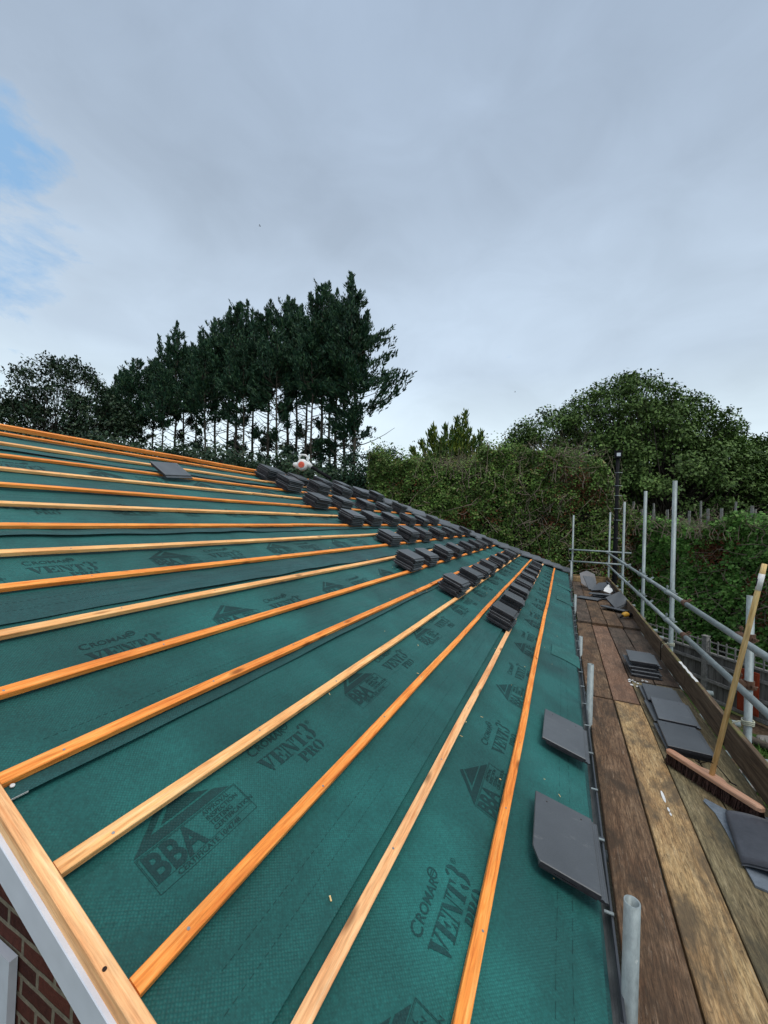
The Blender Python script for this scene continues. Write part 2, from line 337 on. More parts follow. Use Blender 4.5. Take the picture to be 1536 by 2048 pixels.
# barge board following the verge, fascia, soffit
def slopebox(name, q0, q1, v0, v1, w0, w1, mat, parent, ch=0.002):
    b = MB(); b.box((q0, -(v1), w0), (q1, -(v0), w1), ch=ch)
    Mx = RM @ Matrix(((0, -1, 0, 0), (1, 0, 0, 0), (0, 0, 1, 0), (0, 0, 0, 1)))
    return b.build(name, [mat], parent, Mx)
slopebox('barge_board', QE+.02, QR, V0-.028, V0-.006, -.078, .004, 'white', house)
mb = MB(); mb.box((xe-.02, V0, ze-.2), (xe-.002, VC-.02, ze-.024)); mb.build('fascia', ['white'], house)
mb = MB(); mb.box((xe-.3, V0, ze-.2), (xe-.022, VC-.02, ze-.19)); mb.build('soffit', ['white'], house)
# underlay sheets
def lap(v, k): return .05*math.sin(v*.9+k*2.1) if k != 1 else .0
EDGE = [-1.235, 1.18, 3.82, 6.25, 8.68, 11.1, 13.5]
def Wn(v, q):   # gentle sag and wrinkle of the whole membrane
    return -.008*np.sin(PI*v/.6)**2*(.6+.4*np.sin(2.3*q+v)) + .0022*np.sin(3.1*v+2.0*q) + .0022*np.sin(1.3*v-5.2*q+1) + .0014*np.sin(7.7*v+9*q) + .0012*np.sin(13*v-17*q)*np.sin(2.1*v+q)
def Wk(k, v, idx):
    e = EDGE[k]; lift = .010 + .005*np.sin(1.7*v+k) + .004*np.sin(4.3*v+2*k)
    t = (idx-e)/2.5
    return Wn(v, Q(idx)) + lift*np.exp(-np.maximum(t, 0)*7) + .006*(1-t)
def poly_template(polys, grid=.03):
    bm = bmesh.new()
    for P in polys:
        try:
            vs = [bm.verts.new((x, y, 0)) for x, y in P]; bm.faces.new(vs)
        except ValueError: pass
    bmesh.ops.triangulate(bm, faces=bm.faces[:])
    return finish_template(bm, grid)
def finish_template(bm, grid):
    xs = [v.co.x for v in bm.verts]; ys = [v.co.y for v in bm.verts]
    for ax, lo, hi in ((0, min(xs), max(xs)), (1, min(ys), max(ys))):
        t = math.floor(lo/grid)*grid+grid
        while t < hi:
            c = [0, 0, 0]; c[ax] = t; n_ = [0, 0, 0]; n_[ax] = 1
            bmesh.ops.bisect_plane(bm, geom=bm.verts[:]+bm.edges[:]+bm.faces[:], plane_co=c, plane_no=n_, dist=1e-5); t += grid
    bmesh.ops.triangulate(bm, faces=bm.faces[:])
    bm.verts.ensure_lookup_table(); bm.verts.index_update()
    V = np.array([v.co[:2] for v in bm.verts]); F = []
    for f in bm.faces:
        ids = [v.index for v in f.verts]
        F.append(ids if f.normal.z >= 0 else ids[::-1])
    bm.free(); return V, np.array(F)
def text_polys(txt, size, x, y, bold=0.0, sx=1.0, align='LEFT'):
    cu_ = bpy.data.curves.new('t', 'FONT'); cu_.body = txt; cu_.size = size; cu_.offset = bold; cu_.align_x = align; cu_.resolution_u = 3; cu_.fill_mode = 'FRONT'
    o = bpy.data.objects.new('t', cu_); COL.objects.link(o)
    me = bpy.data.meshes.new_from_object(o, depsgraph=bpy.context.evaluated_depsgraph_get())
    P = [[(me.vertices[i].co.x*sx+x, me.vertices[i].co.y+y) for i in p.vertices] for p in me.polygons]
    bpy.data.objects.remove(o); bpy.data.curves.remove(cu_); bpy.data.meshes.remove(me); return P
def arc(cx, cy_, rx, ry, a0, a1, n=12): return [(cx+rx*math.cos(math.radians(a0+(a1-a0)*i/n)), cy_+ry*math.sin(math.radians(a0+(a1-a0)*i/n))) for i in range(n+1)]
GL = {
 'V': (.98, [[(0, 1), (.46, 1), (.46, .93), (.39, .93), (.57, .33), (.5, 0), (.43, 0), (.08, .93), (0, .93)], [(.56, 1), (.96, 1), (.96, .93), (.87, .93), (.60, .12), (.61, .42), (.76, .93), (.56, .93)]]),
 'E': (.88, [[(0, 1), (.36, 1), (.36, 0), (0, 0), (0, .07), (.07, .07), (.07, .93), (0, .93)], [(.41, 1), (.82, 1), (.82, .66), (.77, .66), (.66, .92), (.41, .93)], [(.41, .55), (.5, .56), (.55, .7), (.6, .7), (.6, .33), (.55, .33), (.5, .46), (.41, .47)], [(.41, 0), (.82, 0), (.82, .36), (.77, .36), (.66, .08), (.41, .07)]]),
 'N': (1.0, [[(0, 1), (.22, 1), (.22, .93), (.17, .93), (.17, .07), (.26, .07), (.26, 0), (0, 0), (0, .07), (.09, .07), (.09, .93), (0, .93)], [(.27, 1), (.42, 1), (.78, .32), (.78, 0), (.68, 0), (.27, .8)], [(.66, 1), (.96, 1), (.96, .93), (.88, .93), (.88, 0), (.83, 0), (.83, .93), (.66, .93)]]),
 'T': (.92, [[(.3, 1), (.6, 1), (.6, .07), (.7, .07), (.7, 0), (.2, 0), (.2, .07), (.3, .07)], [(.25, 1), (0, 1), (0, .64), (.05, .64), (.14, .9), (.25, .93)], [(.65, 1), (.9, 1), (.9, .64), (.85, .64), (.76, .9), (.65, .93)]]),
 'P': (.82, [[(0, 1), (.36, 1), (.36, .07), (.44, .07), (.44, 0), (0, 0), (0, .07), (.07, .07), (.07, .93), (0, .93)], [(.41, 1)] + arc(.46, .74, .34, .26, 90, -90) + [(.41, .48), (.41, .54)] + arc(.44, .74, .09, .2, -90, 90)]),
 'R': (.92, [[(0, 1), (.36, 1), (.36, .07), (.44, .07), (.44, 0), (0, 0), (0, .07), (.07, .07), (.07, .93), (0, .93)], [(.41, 1)] + arc(.46, .76, .34, .24, 90, -60) + [(.84, .1), (.92, .1), (.92, 0), (.62, 0), (.5, .5), (.41, .5), (.41, .56)] + arc(.44, .76, .09, .18, -90, 90)]),
 'O': (.92, [arc(.42, .5, .42, .52, 98, 262) + arc(.40, .5, .14, .44, 258, 102), arc(.48, .5, .42, .52, -82, 82) + arc(.50, .5, .14, .44, 78, -78)]),
 '3': (.86, [arc(.36, .70, .36, .32, 150, 96, 6) + arc(.36, .72, .16, .2, 100, 160, 5), arc(.40, .72, .36, .30, 86, -60, 10) + arc(.38, .72, .13, .22, -70, 80, 8), arc(.42, .27, .40, .30, 60, -86, 10) + arc(.40, .27, .14, .22, -80, 70, 8), arc(.34, .30, .34, .32, 264, 196, 8) + [(.1, .34), (.2, .30)] + arc(.34, .28, .12, .2, 210, 260, 4)]),
}
def stencil(txt, h, x, y, w=None):
    P = []; adv = sum(GL[c][0] for c in txt)*h; k = (w/adv) if w else 1; cx = 0
    for c in txt:
        a, polys = GL[c]; hh = h*(1.32 if c == '3' else 1); y0 = y - (.0 if c == '3' else 0)
        for p in polys: P.append([(x+(cx+px_*h)*k, y0+py_*hh) for px_, py_ in p])
        cx += a*h
    return P
def frame(x0, y0, x1, y1, t):
    return [[(x0, y0), (x1, y0), (x1, y0+t), (x0, y0+t)], [(x0, y1-t), (x1, y1-t), (x1, y1), (x0, y1)], [(x0, y0+t), (x0+t, y0+t), (x0+t, y1-t), (x0, y1-t)], [(x1-t, y0+t), (x1, y0+t), (x1, y1-t), (x1-t, y1-t)]]
def tpl_vent():     # 0,0 = left end of VENT3 baseline block
    P = stencil('VENT3', .072, 0, .062, .335) + stencil('PRO', .050, .165, 0, .15)
    P += text_polys('C', .060, .0, .160, .0006, 1.0)
    P += text_polys('ROMAR', .045, .046, .165, .0006, 1.12)
    P += [arc(.235, .195, .021, .021, 0, 180, 10) + arc(.235, .195, .015, .015, 180, 0, 10), arc(.235, .195, .021, .021, 180, 360, 10) + arc(.235, .195, .015, .015, 360, 180, 10)]
    P += [[(.222, .19), (.248, .19), (.248, .194), (.222, .194)], [(.222, .197), (.248, .197), (.248, .201), (.222, .201)]]
    P += text_polys('®', .03, .335, .13, 0)
    return poly_template(P)
def tpl_bba():
    P = frame(0, 0, .365, .122, .0016) + frame(.004, .026, .361, .118, .0012)
    P += text_polys('BBA', .118, .008, .031, .0035, .82)
    for i, t in enumerate(('APPROVAL', 'INSPECTION', 'TESTING', 'CERTIFICATION')): P += text_polys(t, .0225, .218, .098-i*.0205, .0003, 1.0)
    P += text_polys('CERTIFICATE 10/4748', .0235, .065, .0065, .0003, 1.05)
    h = .115; y0 = .126; ap = (.16, y0+h); R = .345; b = .030
    def onL(y): return ap[0]*(y-y0)/h
    def onR(y): return R - (R-ap[0])*(y-y0)/h
    P.append([(0, y0), (R, y0), (onR(y0+b), y0+b), (onL(y0+b)+.03, y0+b), (ap[0]+.02, ap[1]-.012), (ap[0], ap[1])])
    P.append([(onL(y0+b)+.068, y0+b+.007), (onR(y0+b+.007), y0+b+.007), (ap[0]+.024, ap[1]-.018)])
    return poly_template(P)
TV = tpl_vent(); TB = tpl_bba()
def dashes(v0, v1, q, n_on=.016, n_off=.011, th=.0014):
    P = []; x = v0
    while x < v1: P.append([(x, q), (x+n_on, q), (x+n_on, q+th), (x, q+th)]); x += n_on+n_off
    return P
PB = [-.02, 2.36, 4.93, 7.22, 9.72, 12.15, 14.9]; PV = [1.18, 1.24, 1.04, 1.13, 1.30, 1.55, 1.2]
for k in range(7):
    e = EDGE[k]; top = (EDGE[k+1]+.45) if k < 6 else IR-.05
    nvv = 220; nq = 26
    qs = Q(e) + (Q(top)-Q(e))*np.linspace(0, 1, nq)**1.3
    rows = []
    for q in qs:
        ve = vhip(q) - .02; v = np.linspace(V0+.002, max(V0+.5, ve), nvv)
        idx = (q+.3257)/G; eo = np.array([lap(x, k) for x in v])*(1 if k not in (0,) else 0)*.35
        ii = idx + eo*np.exp(-(idx-e)*1.2)
        rows.append(np.stack([v, G*ii-.3257, Wk(k, v, ii)], 1))
    V = np.concatenate(rows); i, j = np.meshgrid(np.arange(nq-1), np.arange(nvv-1), indexing='ij'); a = (i*nvv+j).ravel()
    F = np.stack([a, a+1, a+nvv+1, a+nvv], 1)
    ob = npmesh('underlay_sheet', V, F, 'sheet', roof, RM)
    me = ob.data; me.materials.append(M['strip']); me.materials.append(M['ink']); me.materials.append(M['tape'])
    # the rolled-out roll has a darker selvedge along its lower edge
    mi = np.zeros(len(F), dtype=np.int32)
    if k > 0:
        cq = V[F].mean(1)[:, 1]; mi[cq < Q(e+(.62 if k == 3 else .22))] = 1 if k != 1 else 0
    # printing
    PVs, PF = [], []
    nP = 0
    def addtpl(tp, v, q, dz=.0013):
        global nP
        X = tp[0][:, 0]+v; Y = tp[0][:, 1]+q; idx = (Y+.3257)/G
        PVs.append(np.stack([X, Y, Wk(k, X, idx)+dz], 1)); PF.append(tp[1]+nP); nP += len(X)
    v = PV[k]-1.17
    while v < vhip(Q(PB[k])) - .5:
        if v > V0+.02: addtpl(TV, v, Q(PB[k]))
        if v+.68 > V0 + .02 and v+1.05 < vhip(Q(PB[k])): addtpl(TB, v+.68, Q(PB[k]) + .003)
        v += 1.17
    D = []
    if k == 0: D += dashes(.9, 9, -.585, .05, .03) + dashes(.9, 9, -.64, .05, .03)
    else:
        vv = .7
        while vv < vhip(Q(e+.7)) - 1: D += dashes(vv, vv+.9, Q(e+.28)) + dashes(vv+.05, vv+.95, Q(e+.47)); vv += 1.17
    Dv = np.array([p for q4 in D for p in q4]); Df = np.arange(len(Dv)).reshape(-1, 4)
    Dt = np.concatenate([Df[:, [0, 1, 2]], Df[:, [0, 2, 3]]]); addtpl((Dv, Dt), 0, 0)
    bm = bmesh.new(); bm.from_mesh(me); bm.faces.ensure_lookup_table()
    for f, m_ in zip(bm.faces, mi): f.material_index = int(m_); f.smooth = True
    AV = np.concatenate(PVs); AF = np.concatenate(PF)
    bv = [bm.verts.new(p) for p in AV]
    for t in AF:
        try: f = bm.faces.new((bv[t[0]], bv[t[1]], bv[t[2]])); f.material_index = 2; f.smooth = True
        except ValueError: pass
    if k == 0:     # pale patches where the eaves trays overlap
        for vc in (4.85, 8.35, 10.2):
            n1, n2 = 14, 8
            g = [[bm.verts.new((vc+.05*math.sin(a/(n1-1)*3)+(b/(n2-1)-.5)*(.34+.1*math.sin(vc*7)), Q(-1.33)+a/(n1-1)*.3, float(Wk(0, vc, -1.33+a/(n1-1)*.9))+.004+.006*math.sin(b/(n2-1)*PI))) for b in range(n2)] for a in range(n1)]
            for a in range(n1-1):
                for b in range(n2-1): f = bm.faces.new((g[a][b], g[a][b+1], g[a+1][b+1], g[a+1][b])); f.material_index = 3; f.smooth = True
    bm.to_mesh(me); bm.free(); me.update()
# small nail and fold at the cut end of the second lap
b = MB(); b.tube([(V0+.045, Q(3.82)+.03, .02), (V0+.045, Q(3.82)+.03, .0235)], .006, 12); b.box((V0+.012, Q(3.80), .010), (V0+.022, Q(3.98), .019), 0); b.box((V0+.022, Q(3.80), .010), (V0+.07, Q(3.80)+.006, .016), 0)
b.build('underlay_clip', ['whitep'], roof, RM)
b = MB(); rr = random.Random(12)
for _ in range(46):
    q = rr.uniform(-.6, 2.2); v = rr.uniform(.8, 6.5); w_ = float(Wn(np.array(v), np.array(q)))+.018; l_ = rr.uniform(.002, .009); a_ = rr.uniform(0, PI); t_ = rr.uniform(.001, .0025)
    b.box((-l_, -t_, 0), (l_, t_, .002), 0, T(v, q, w_, 0, rr.uniform(-.2, .2), a_))
tag(b.build('wood_chips', ['handle'], None, RM), 'pale wood chips and splinters scattered over the green underlay', 'chips', None, 'stuff')
# battens
def batten(i, v0, v1, mat, w0=.013, w1=.037, wid=.041, name='batten', mid=None):
    L = v1-v0; nS = max(2, int(L/.25)); b = MB(); pr = [(-wid/2+.002, w0), (wid/2-.002, w0), (wid/2, w0+.002), (wid/2, w1-.002), (wid/2-.002, w1), (-wid/2+.002, w1), (-wid/2, w1-.002), (-wid/2, w0+.002)]
    b.prism(pr, 0, L, 0, None, nS)
    ph = random.random()*9
    b.v = [(x, y+.0035*math.sin(x*1.1+ph)+.0015*math.sin(x*3.7+ph), z+.0022*math.sin(x*2.2+ph)) for x, y, z in b.v]
    x = .12+random.random()*.1
    while x < L:
        yy = .0035*math.sin(x*1.1+ph)+random.uniform(-.008, .008); zz = w1+.0022*math.sin(x*2.2+ph)
        b.tube([(x, yy, zz-.002), (x, yy, zz+.0009)], .0042, 8, 1); x += .6
    return b.build(name, [mat, 'steel'], roof, RM @ Matrix.Translation((v0, Q(i), 0)))
pale = {3: 'woodp', 6: 'woodp', 8: 'woodp', 1: 'woodv', 14: 'woodp', 12: 'woodp', 10: 'woodp'}
for i in range(16):
    end = vhip(Q(i)) - .12; a = V0+.02
    cuts = [a]; c = a + 2.4 + (i*1.7) % 2.4
    if i < 8: c = a+3.6+(i*1.9) % 1.2
    while c < end-.6: cuts.append(c); c += 4.8
    cuts.append(end)
    for p, q in zip(cuts, cuts[1:]): batten(i if i < 15 else 14.95, p+.001, q-.001, pale.get(i, 'woodo'))
for p, q in ((V0, 4.2), (4.2, 8.3)): batten(15.38, p+.001, q-.001, 'woodo', .03, .075, .045, 'ridge_batten')
# verge timber running up the slope, end grain at the eaves
b = MB(); L = QR-QE
b.prism([(-.017, -.004), (.014, -.004), (.017, 0), (.017, .040), (.015, .042), (-.015, .042), (-.017, .040), (-.017, 0)], 0, L, 0, None, 12)
b.v = [(x, y+.0015*math.sin(x*3), z+.001*math.sin(x*5)) for x, y, z in b.v]
Mv = RM @ Matrix.Translation((V0+.0, QE, 0)) @ Matrix(((0, -1, 0, 0), (1, 0, 0, 0), (0, 0, 1, 0), (0, 0, 0, 1)))
kx = Q(2.22)-QE
b.tube([(kx, .006, .0405), (kx, .006, .0428)], [.0048, .0048], 10, 1)
vb = b.build('verge_batten', ['woodv', 'hole'], roof, Mv)
# gutter
g = MB(); gx = xe-.024; gz = ze-.018; R_ = .056
outer = [(gx+R_*math.cos(t), gz+R_*math.sin(t)) for t in np.linspace(PI, 2*PI, 13)]
inner = [(gx+(R_-.004)*math.cos(t), gz+(R_-.004)*math.sin(t)) for t in np.linspace(2*PI, PI, 13)]
def sweepY(b, pr, y0, y1, mi=0):
    n = len(pr); vs = [(x, y0, z) for x, z in pr]+[(x, y1, z) for x, z in pr]
    b.add(vs, [(i, (i+1) % n, n+(i+1) % n, n+i) for i in range(n)]+[tuple(range(n))[::-1], tuple(range(n, 2*n))], mi)
sweepY(g, outer+inner, V0-.05, VC+.02, 0)
g.m[13:25] = [1]*12
lip = [(gx+R_-.002, gz), (gx+R_+.006, gz), (gx+R_+.006, gz+.01), (gx+R_-.002, gz+.01)]
sweepY(g, lip, V0-.05, VC+.02, 0)
g_o = g.build('gutter', ['gutter', 'gutin'], house)
def rep(name, mats, parent, ys, mk):
    o0 = None
    for y in ys:
        if o0 is None: b = MB(); mk(b); o0 = b.build(name, mats, parent, Matrix.Translation((gx, y, gz))); y0 = y
        else: o = o0.copy(); COL.objects.link(o); o.parent = parent; o.matrix_basis = Matrix.Translation((0, y-y0, 0)) @ o0.matrix_basis
def mkbr(b): sweepY(b, [((x-gx)*1.09, z-gz-.003) for x, z in outer]+[(R_+.010, .014), (R_-.014, .014), (R_-.014, .006), (R_-.001, -.001)]+[(x-gx, z-gz) for x, z in outer[::-1]][1:], 0, .03)
rep('gutter_bracket', ['gutter'], g_o, [V0+.05+.8*k for k in range(16)], mkbr)
rep('gutter_clip', ['galv'], g_o, [V0+.45+.4*k for k in range(32)], lambda b: b.box((R_-.026, 0, .0145), (R_+.008, .012, .019)))
# ---------------------------------------------------------------- roof tiles
def tile_mesh(name='roof_tile', crooked=0):
    b = MB(); W_, L_ = .285, .42
    # across (local x), profile (x,z); interlock lip at the right
    pr = [(0, .010), (.026, .010), (.028, .002), (.085, .002), (.089, .006), (.17, .006), (.174, .002), (.253, .002), (.255, .0), (.283, .0), (.285, .002), (.285, .008), (.281, .0105), (.277, .008), (.271, .008), (.267, .012), (.261, .012), (.257, .009), (.256, .022), (.254, .0245), (.003, .0245), (0, .022)]
    n = len(pr); ys = [0, .003, .417, .42]
    vs = []
    for j, y in enumerate(ys):
        for x, z in pr: vs.append((x-.1425, y-.21, z - (.0025 if (j in (0, 3) and z > .02) else 0)))
    fs = []
    for j in range(3):
        for i in range(n): fs.append((j*n+i, (j)*n+(i+1) % n, (j+1)*n+(i+1) % n, (j+1)*n+i))
    top_i = 19
    o = len(b.v); b.v += vs
    for j in range(3):
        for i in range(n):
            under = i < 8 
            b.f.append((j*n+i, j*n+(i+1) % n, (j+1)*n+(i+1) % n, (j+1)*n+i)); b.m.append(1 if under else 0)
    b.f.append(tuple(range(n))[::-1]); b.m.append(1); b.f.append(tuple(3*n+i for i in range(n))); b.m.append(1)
    b.v += []
    # front drip, head nibs, nail holes
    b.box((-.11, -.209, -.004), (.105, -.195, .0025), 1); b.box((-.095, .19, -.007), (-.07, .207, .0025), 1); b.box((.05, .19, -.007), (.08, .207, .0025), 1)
    for x in (-.09, .065): b.tube([(x, .165, .0235), (x, .165, .0248)], .0042, 8, 2)
    return b
def mk_tile(mat='tile'):
    o = tile_mesh().build('loose_tile', [mat, 'tiled', 'hole']); return o
tile0 = mk_tile(); used = [False]
NT_ = [0]
def place_tile(Mx, label, group=None):
    if not used[0]: used[0] = True; o = tile0; o.matrix_basis = Mx; WM[o.name] = Mx
    else: o = tile0.copy(); COL.objects.link(o); o.matrix_basis = Mx
    if 'group' in o: del o['group']
    tag(o, label, 'tile', group); NT_[0] += 1; return o
rowsS = [(.93, [4.49, 5.35, 6.15, 7.04, 7.96, 9.0, 10.03, 11.0], 6), (2.90, [4.66, 5.55, 6.35, 6.97, 8.03, 8.9, 10.05, 10.9], 6),
         (4.86, [4.65, 5.37, 6.19, 6.95, 7.91, 8.74, 9.6, 10.4], 6), (6.82, [5.35, 6.1, 6.88, 7.82, 8.7, 9.6, 10.4], 6),
         (8.78, [5.23, 5.93, 6.74, 7.66, 8.57, 9.4], 6), (10.72, [5.16, 5.93, 6.85, 7.75, 8.6], 6), (12.72, [5.22, 6.1, 6.95, 7.75, 8.6], 7), (14.02, [5.2, 6.0, 6.85, 7.6], 6)]
stackH = []
far = MB()
for ri, (ib, vs_, n) in enumerate(rowsS):
    for si, v in enumerate(vs_):
        nn = n + (1 if (ri*3+si*5) % 7 == 0 and ri > 2 else 0) - (1 if (ri+si) % 5 == 3 else 0)
        if ri == 0 and si > 2: nn = 4 if si > 4 else 5
        q0 = Q(ib+.02); rz0 = random.uniform(-.03, .03)
        individual = not (ri == 7 or (ri == 6 and si > 1) or (ri == 5 and si > 3) or (ri in (0, 1) and si == 7) or (ri == 2 and si == 7) or (ri == 3 and si > 5))
        for t in range(nn):
            dx, dy = random.gauss(0, .009), random.gauss(0, .007); rz = rz0+random.gauss(0, .02)
            if t == nn-1: rz += random.uniform(-.03, .03)
            w = .040 + t*.0285
            flip = PI if (t % 2 and si % 3 == 1) else 0
            Mx = RM @ T(v+.21+dx, q0+.1425+dy, w-.006, random.gauss(-.05, .004), random.gauss(0, .006), rz-PI/2)
            if individual:
                place_tile(Mx, 'grey roof tile, %s from bottom of the %s stack in the %s row above gutter' % (ORD[t], ORD[si], ORD[ri]), 'roof tiles stacked across the battens')
            else:
                src = tile0.data
                o_ = len(far.v); far.v += [tuple(Mx @ p.co) for p in src.vertices]
                for p in src.polygons: far.f.append(tuple(o_+i for i in p.vertices)); far.m.append(p.material_index)
fo = far.build('stacked_tiles', ['tile', 'tiled', 'hole']); tag(fo, 'stacks of grey tiles farthest away, along the ridge and beside the hip', 'roof tiles', None, 'stuff')
# single tiles
place_tile(RM @ T(3.22, Q(12.72)+.135, .075, .24, .0, .22) @ T(rz=-PI/2), 'single grey tile lying alone across the battens just below the ridge')
place_tile(RM @ T(2.93, Q(-.80), .055, 0, 0, -PI/2) @ T(rx=0, ry=-.12), 'grey tile laid sideways over the gutter edge, the farther of the two')
ct_ = place_tile(RM @ T(1.955, Q(-.80), .062, 0, 0, -PI/2+.03) @ T(rx=.0, ry=-.16), 'large grey tile with a chipped corner laid over the gutter, nearest the camera')
ct_.data = ct_.data.copy()
bm = bmesh.new(); bm.from_mesh(ct_.data)
for co_, no_ in (((-.1425, -.135, 0), (-1, -.42, -.25)), ((-.115, -.21, 0), (-.35, -1, .1))):
    g_ = bmesh.ops.bisect_plane(bm, geom=bm.verts[:]+bm.edges[:]+bm.faces[:], plane_co=co_, plane_no=no_, clear_outer=True)
    bmesh.ops.holes_fill(bm, edges=[e_ for e_ in bm.edges if e_.is_boundary])
bm.to_mesh(ct_.data); bm.free()
print('tiles', NT_[0])
# hip tiles
hd = Vector((-ct, 1, 0))      # placeholder
P0 = RM @ Vector((VC, QE, 0)); P1 = RM @ Vector((vhip(QR), QR, 0)); hdir = (P1-P0).normalized(); side = Vector((0, 0, 1)).cross(hdir).normalized(); hup = hdir.cross(side).normalized()
if hup.z < 0: hup = -hup; side = -side
side = hup.cross(hdir)
hm = MB(); wv = .18; dr = .13; t_ = .03
pr = [(-wv, -dr), (-wv*.5, -dr*.42), (0, 0), (wv*.5, -dr*.42), (wv, -dr)]
full = pr + [(y, z+t_) for y, z in pr[::-1]]
hm.prism(full, 0, .44, 0)
hip0 = hm.build('hip_tile', ['tile'])
hl = (P1-P0).length; nh = 18
for k in range(nh):
    p = P0 + hdir*(.02+k*(hl-.3)/nh*1.0) + hup*(.150+.006*random.random())
    ax = (hdir*math.cos(-.085)+hup*math.sin(-.085)).normalized(); u2 = ax.cross(side).normalized(); u2 = u2 if u2.z > 0 else -u2; s2 = u2.cross(ax)
    Mx = Matrix(((ax.x, s2.x, u2.x, p.x), (ax.y, s2.y, u2.y, p.y), (ax.z, s2.z, u2.z, p.z), (0, 0, 0, 1))) @ T(rx=random.gauss(0, .02), rz=random.gauss(0, .02))
    o = hip0 if k == 0 else hip0.copy()
    if k: COL.objects.link(o)
    o.matrix_basis = Mx
    tag(o, 'grey angled hip tile, %s up from the far gutter corner' % ORD[k], 'hip tile', 'hip tiles laid up the far edge of the roof')
# ---------------------------------------------------------------- leaf blower on the ridge stacks
def blower():
    Mx = Matrix.Translation(RM @ Vector((6.35, Q(14.9), .37))) @ T(rz=yaw) @ T(ry=.28)
    root = empty('leaf_blower', Mx=Mx); tag(root, 'white and red leaf blower with black tube lying on the ridge tile stacks', 'leaf blower')
    b = MB()   # body: lathe about y
    prof = [(.0, -.075), (.07, -.075), (.098, -.06), (.112, -.02), (.112, .03), (.09, .06), (.0, .065)]
    n = 28; vs = []; fs = []
    for r_, y in prof:
        for k in range(n):
            a = 2*PI*k/n; rr = r_*(1+.1*math.cos(a-1.0)); vs.append((rr*math.cos(a), y, rr*math.sin(a)))
    for i in range(len(prof)-1):
        for k in range(n): fs.append((i*n+k, i*n+(k+1) % n, (i+1)*n+(k+1) % n, (i+1)*n+k))
    b.add(vs, fs); b.tube([(.04, 0, .03), (.13, 0, .045), (.19, 0, .02)], [.06, .055, .04], 18)
    b.tube([(-.05, 0, -.04), (-.13, 0, -.03), (-.17, 0, -.035)], [.06, .05, .03], 14)
    b.build('body', ['whitep'], root, Mx, True)
    b = MB(); pts = [(-.06, 0, .06), (-.10, 0, .13), (-.07, 0, .19), (.0, 0, .205), (.06, 0, .18), (.085, 0, .11), (.07, 0, .06)]
    b.tube(pts, .021, 12); b.build('handle', ['whitep'], root, Mx, True)
    b = MB()
    b.tube([(.0, -.075, 0), (.0, -.088, 0)], [.062, .055], 24)
    for k in range(8):
        a = k*PI/4; b.box((.012, -.094, -.005), (.052, -.086, .005), 0, T(ry=a))
    b.build('fan_cover', ['red'], root, Mx, False)
    b = MB(); b.tube([(.17, 0, .03), (.24, 0, .015), (.42, 0, -.03), (.62, 0, -.075)], [.036, .034, .031, .034], 16); b.build('tube', ['black'], root, Mx, True)
blower()
# ---------------------------------------------------------------- scaffold
sc = empty('scaffold', (1.2, 7, 0)); tag(sc, 'galvanised tube scaffold with guard rails and timber toe boards along the eaves', 'scaffold')
def tube_part(name, a, b_, r=.0242, mat='galv', hollow=True, parent=sc):
    a = Vector(a); b_ = Vector(b_); L = (b_-a).length; z = (b_-a).normalized(); x = z.orthogonal().normalized(); y = z.cross(x)
    Mx = Matrix(((x.x, y.x, z.x, a.x), (x.y, y.y, z.y, a.y), (x.z, y.z, z.z, a.z), (0, 0, 0, 1)))
    b = MB(); n = 20; ri = r-.004; vs = []; fs = []
    for (rr, zz) in ((ri, .3 if L > .6 else 0), (ri, 0), (r, 0), (r, L), (ri, L), (ri, L-.3 if L > .6 else 0)):
        for k in range(n): t = 2*PI*k/n; vs.append((rr*math.cos(t), rr*math.sin(t), zz))
    for i in range(5):
        for k in range(n): fs.append((i*n+k, i*n+(k+1) % n, (i+1)*n+(k+1) % n, (i+1)*n+k))
    b.add(vs, [f[::-1] for f in fs]); b.add([(0, 0, .3), (0, 0, L-.3)] if L > .6 else [], [])
    o = b.build(name, [mat], parent, Mx, False)
    me = o.data
    me.polygons.foreach_set('use_smooth', [abs(p.normal.z) < .5 for p in me.polygons]); return o
def coupler(p, ax='x', mat='rust', parent=sc):
    b = MB(); p = Vector(p)
    b.tube([(0, 0, -.028), (0, 0, .028)], .034, 14); b.tube([(-.028+.05, 0, 0), (.028+.05, 0, 0)] if ax == 'x' else [(.05, -.028, 0), (.05, .028, 0)], .034, 14)
    b.box((-.055, -.018, -.02), (-.03, .018, .02)); b.box((.0, -.03, -.025), (.05, .03, .025))
    b.tube([(-.06, .012, -.0), (.0, .062, 0)], .0065, 8); b.tube([(.02, .05, .0), (.02, .085, 0)], .0065, 8); b.tube([(.02, .066, 0), (.02, .08, 0)], .012, 6)
    b.tube([(.05, .0, .03), (.05, .02, .075)], .0065, 8); b.tube([(.05, .012, .055), (.05, .018, .07)], .012, 6)
    b.build('coupler', [mat], parent, Matrix.Translation(p), False)
OX = 1.232
stds = [(3.77, -.47, .03), (5.9, .59, 0), (7.82, .61, 0), (10.32, .56, .0), (13.28, .41, 0), (1.2, .5, 0)]
for y, zt_, lean in stds:
    tube_part('standard', (OX+(.0 if y != 3.77 else .03), y, 0), (OX+(.0 if y != 3.77 else .03), y, CZ+zt_))
for y, zt_ in ((1.55, -1.22), (3.75, -1.15), (5.67, -1.41), (8.3, -1.30), (12.9, -1.06)):
    tube_part('standard', (.238, y, 0), (.238, y, CZ+zt_))
tube_part('standard', (.27, 13.3, 0), (.27, 13.3, CZ+.3))
RX = OX-.052
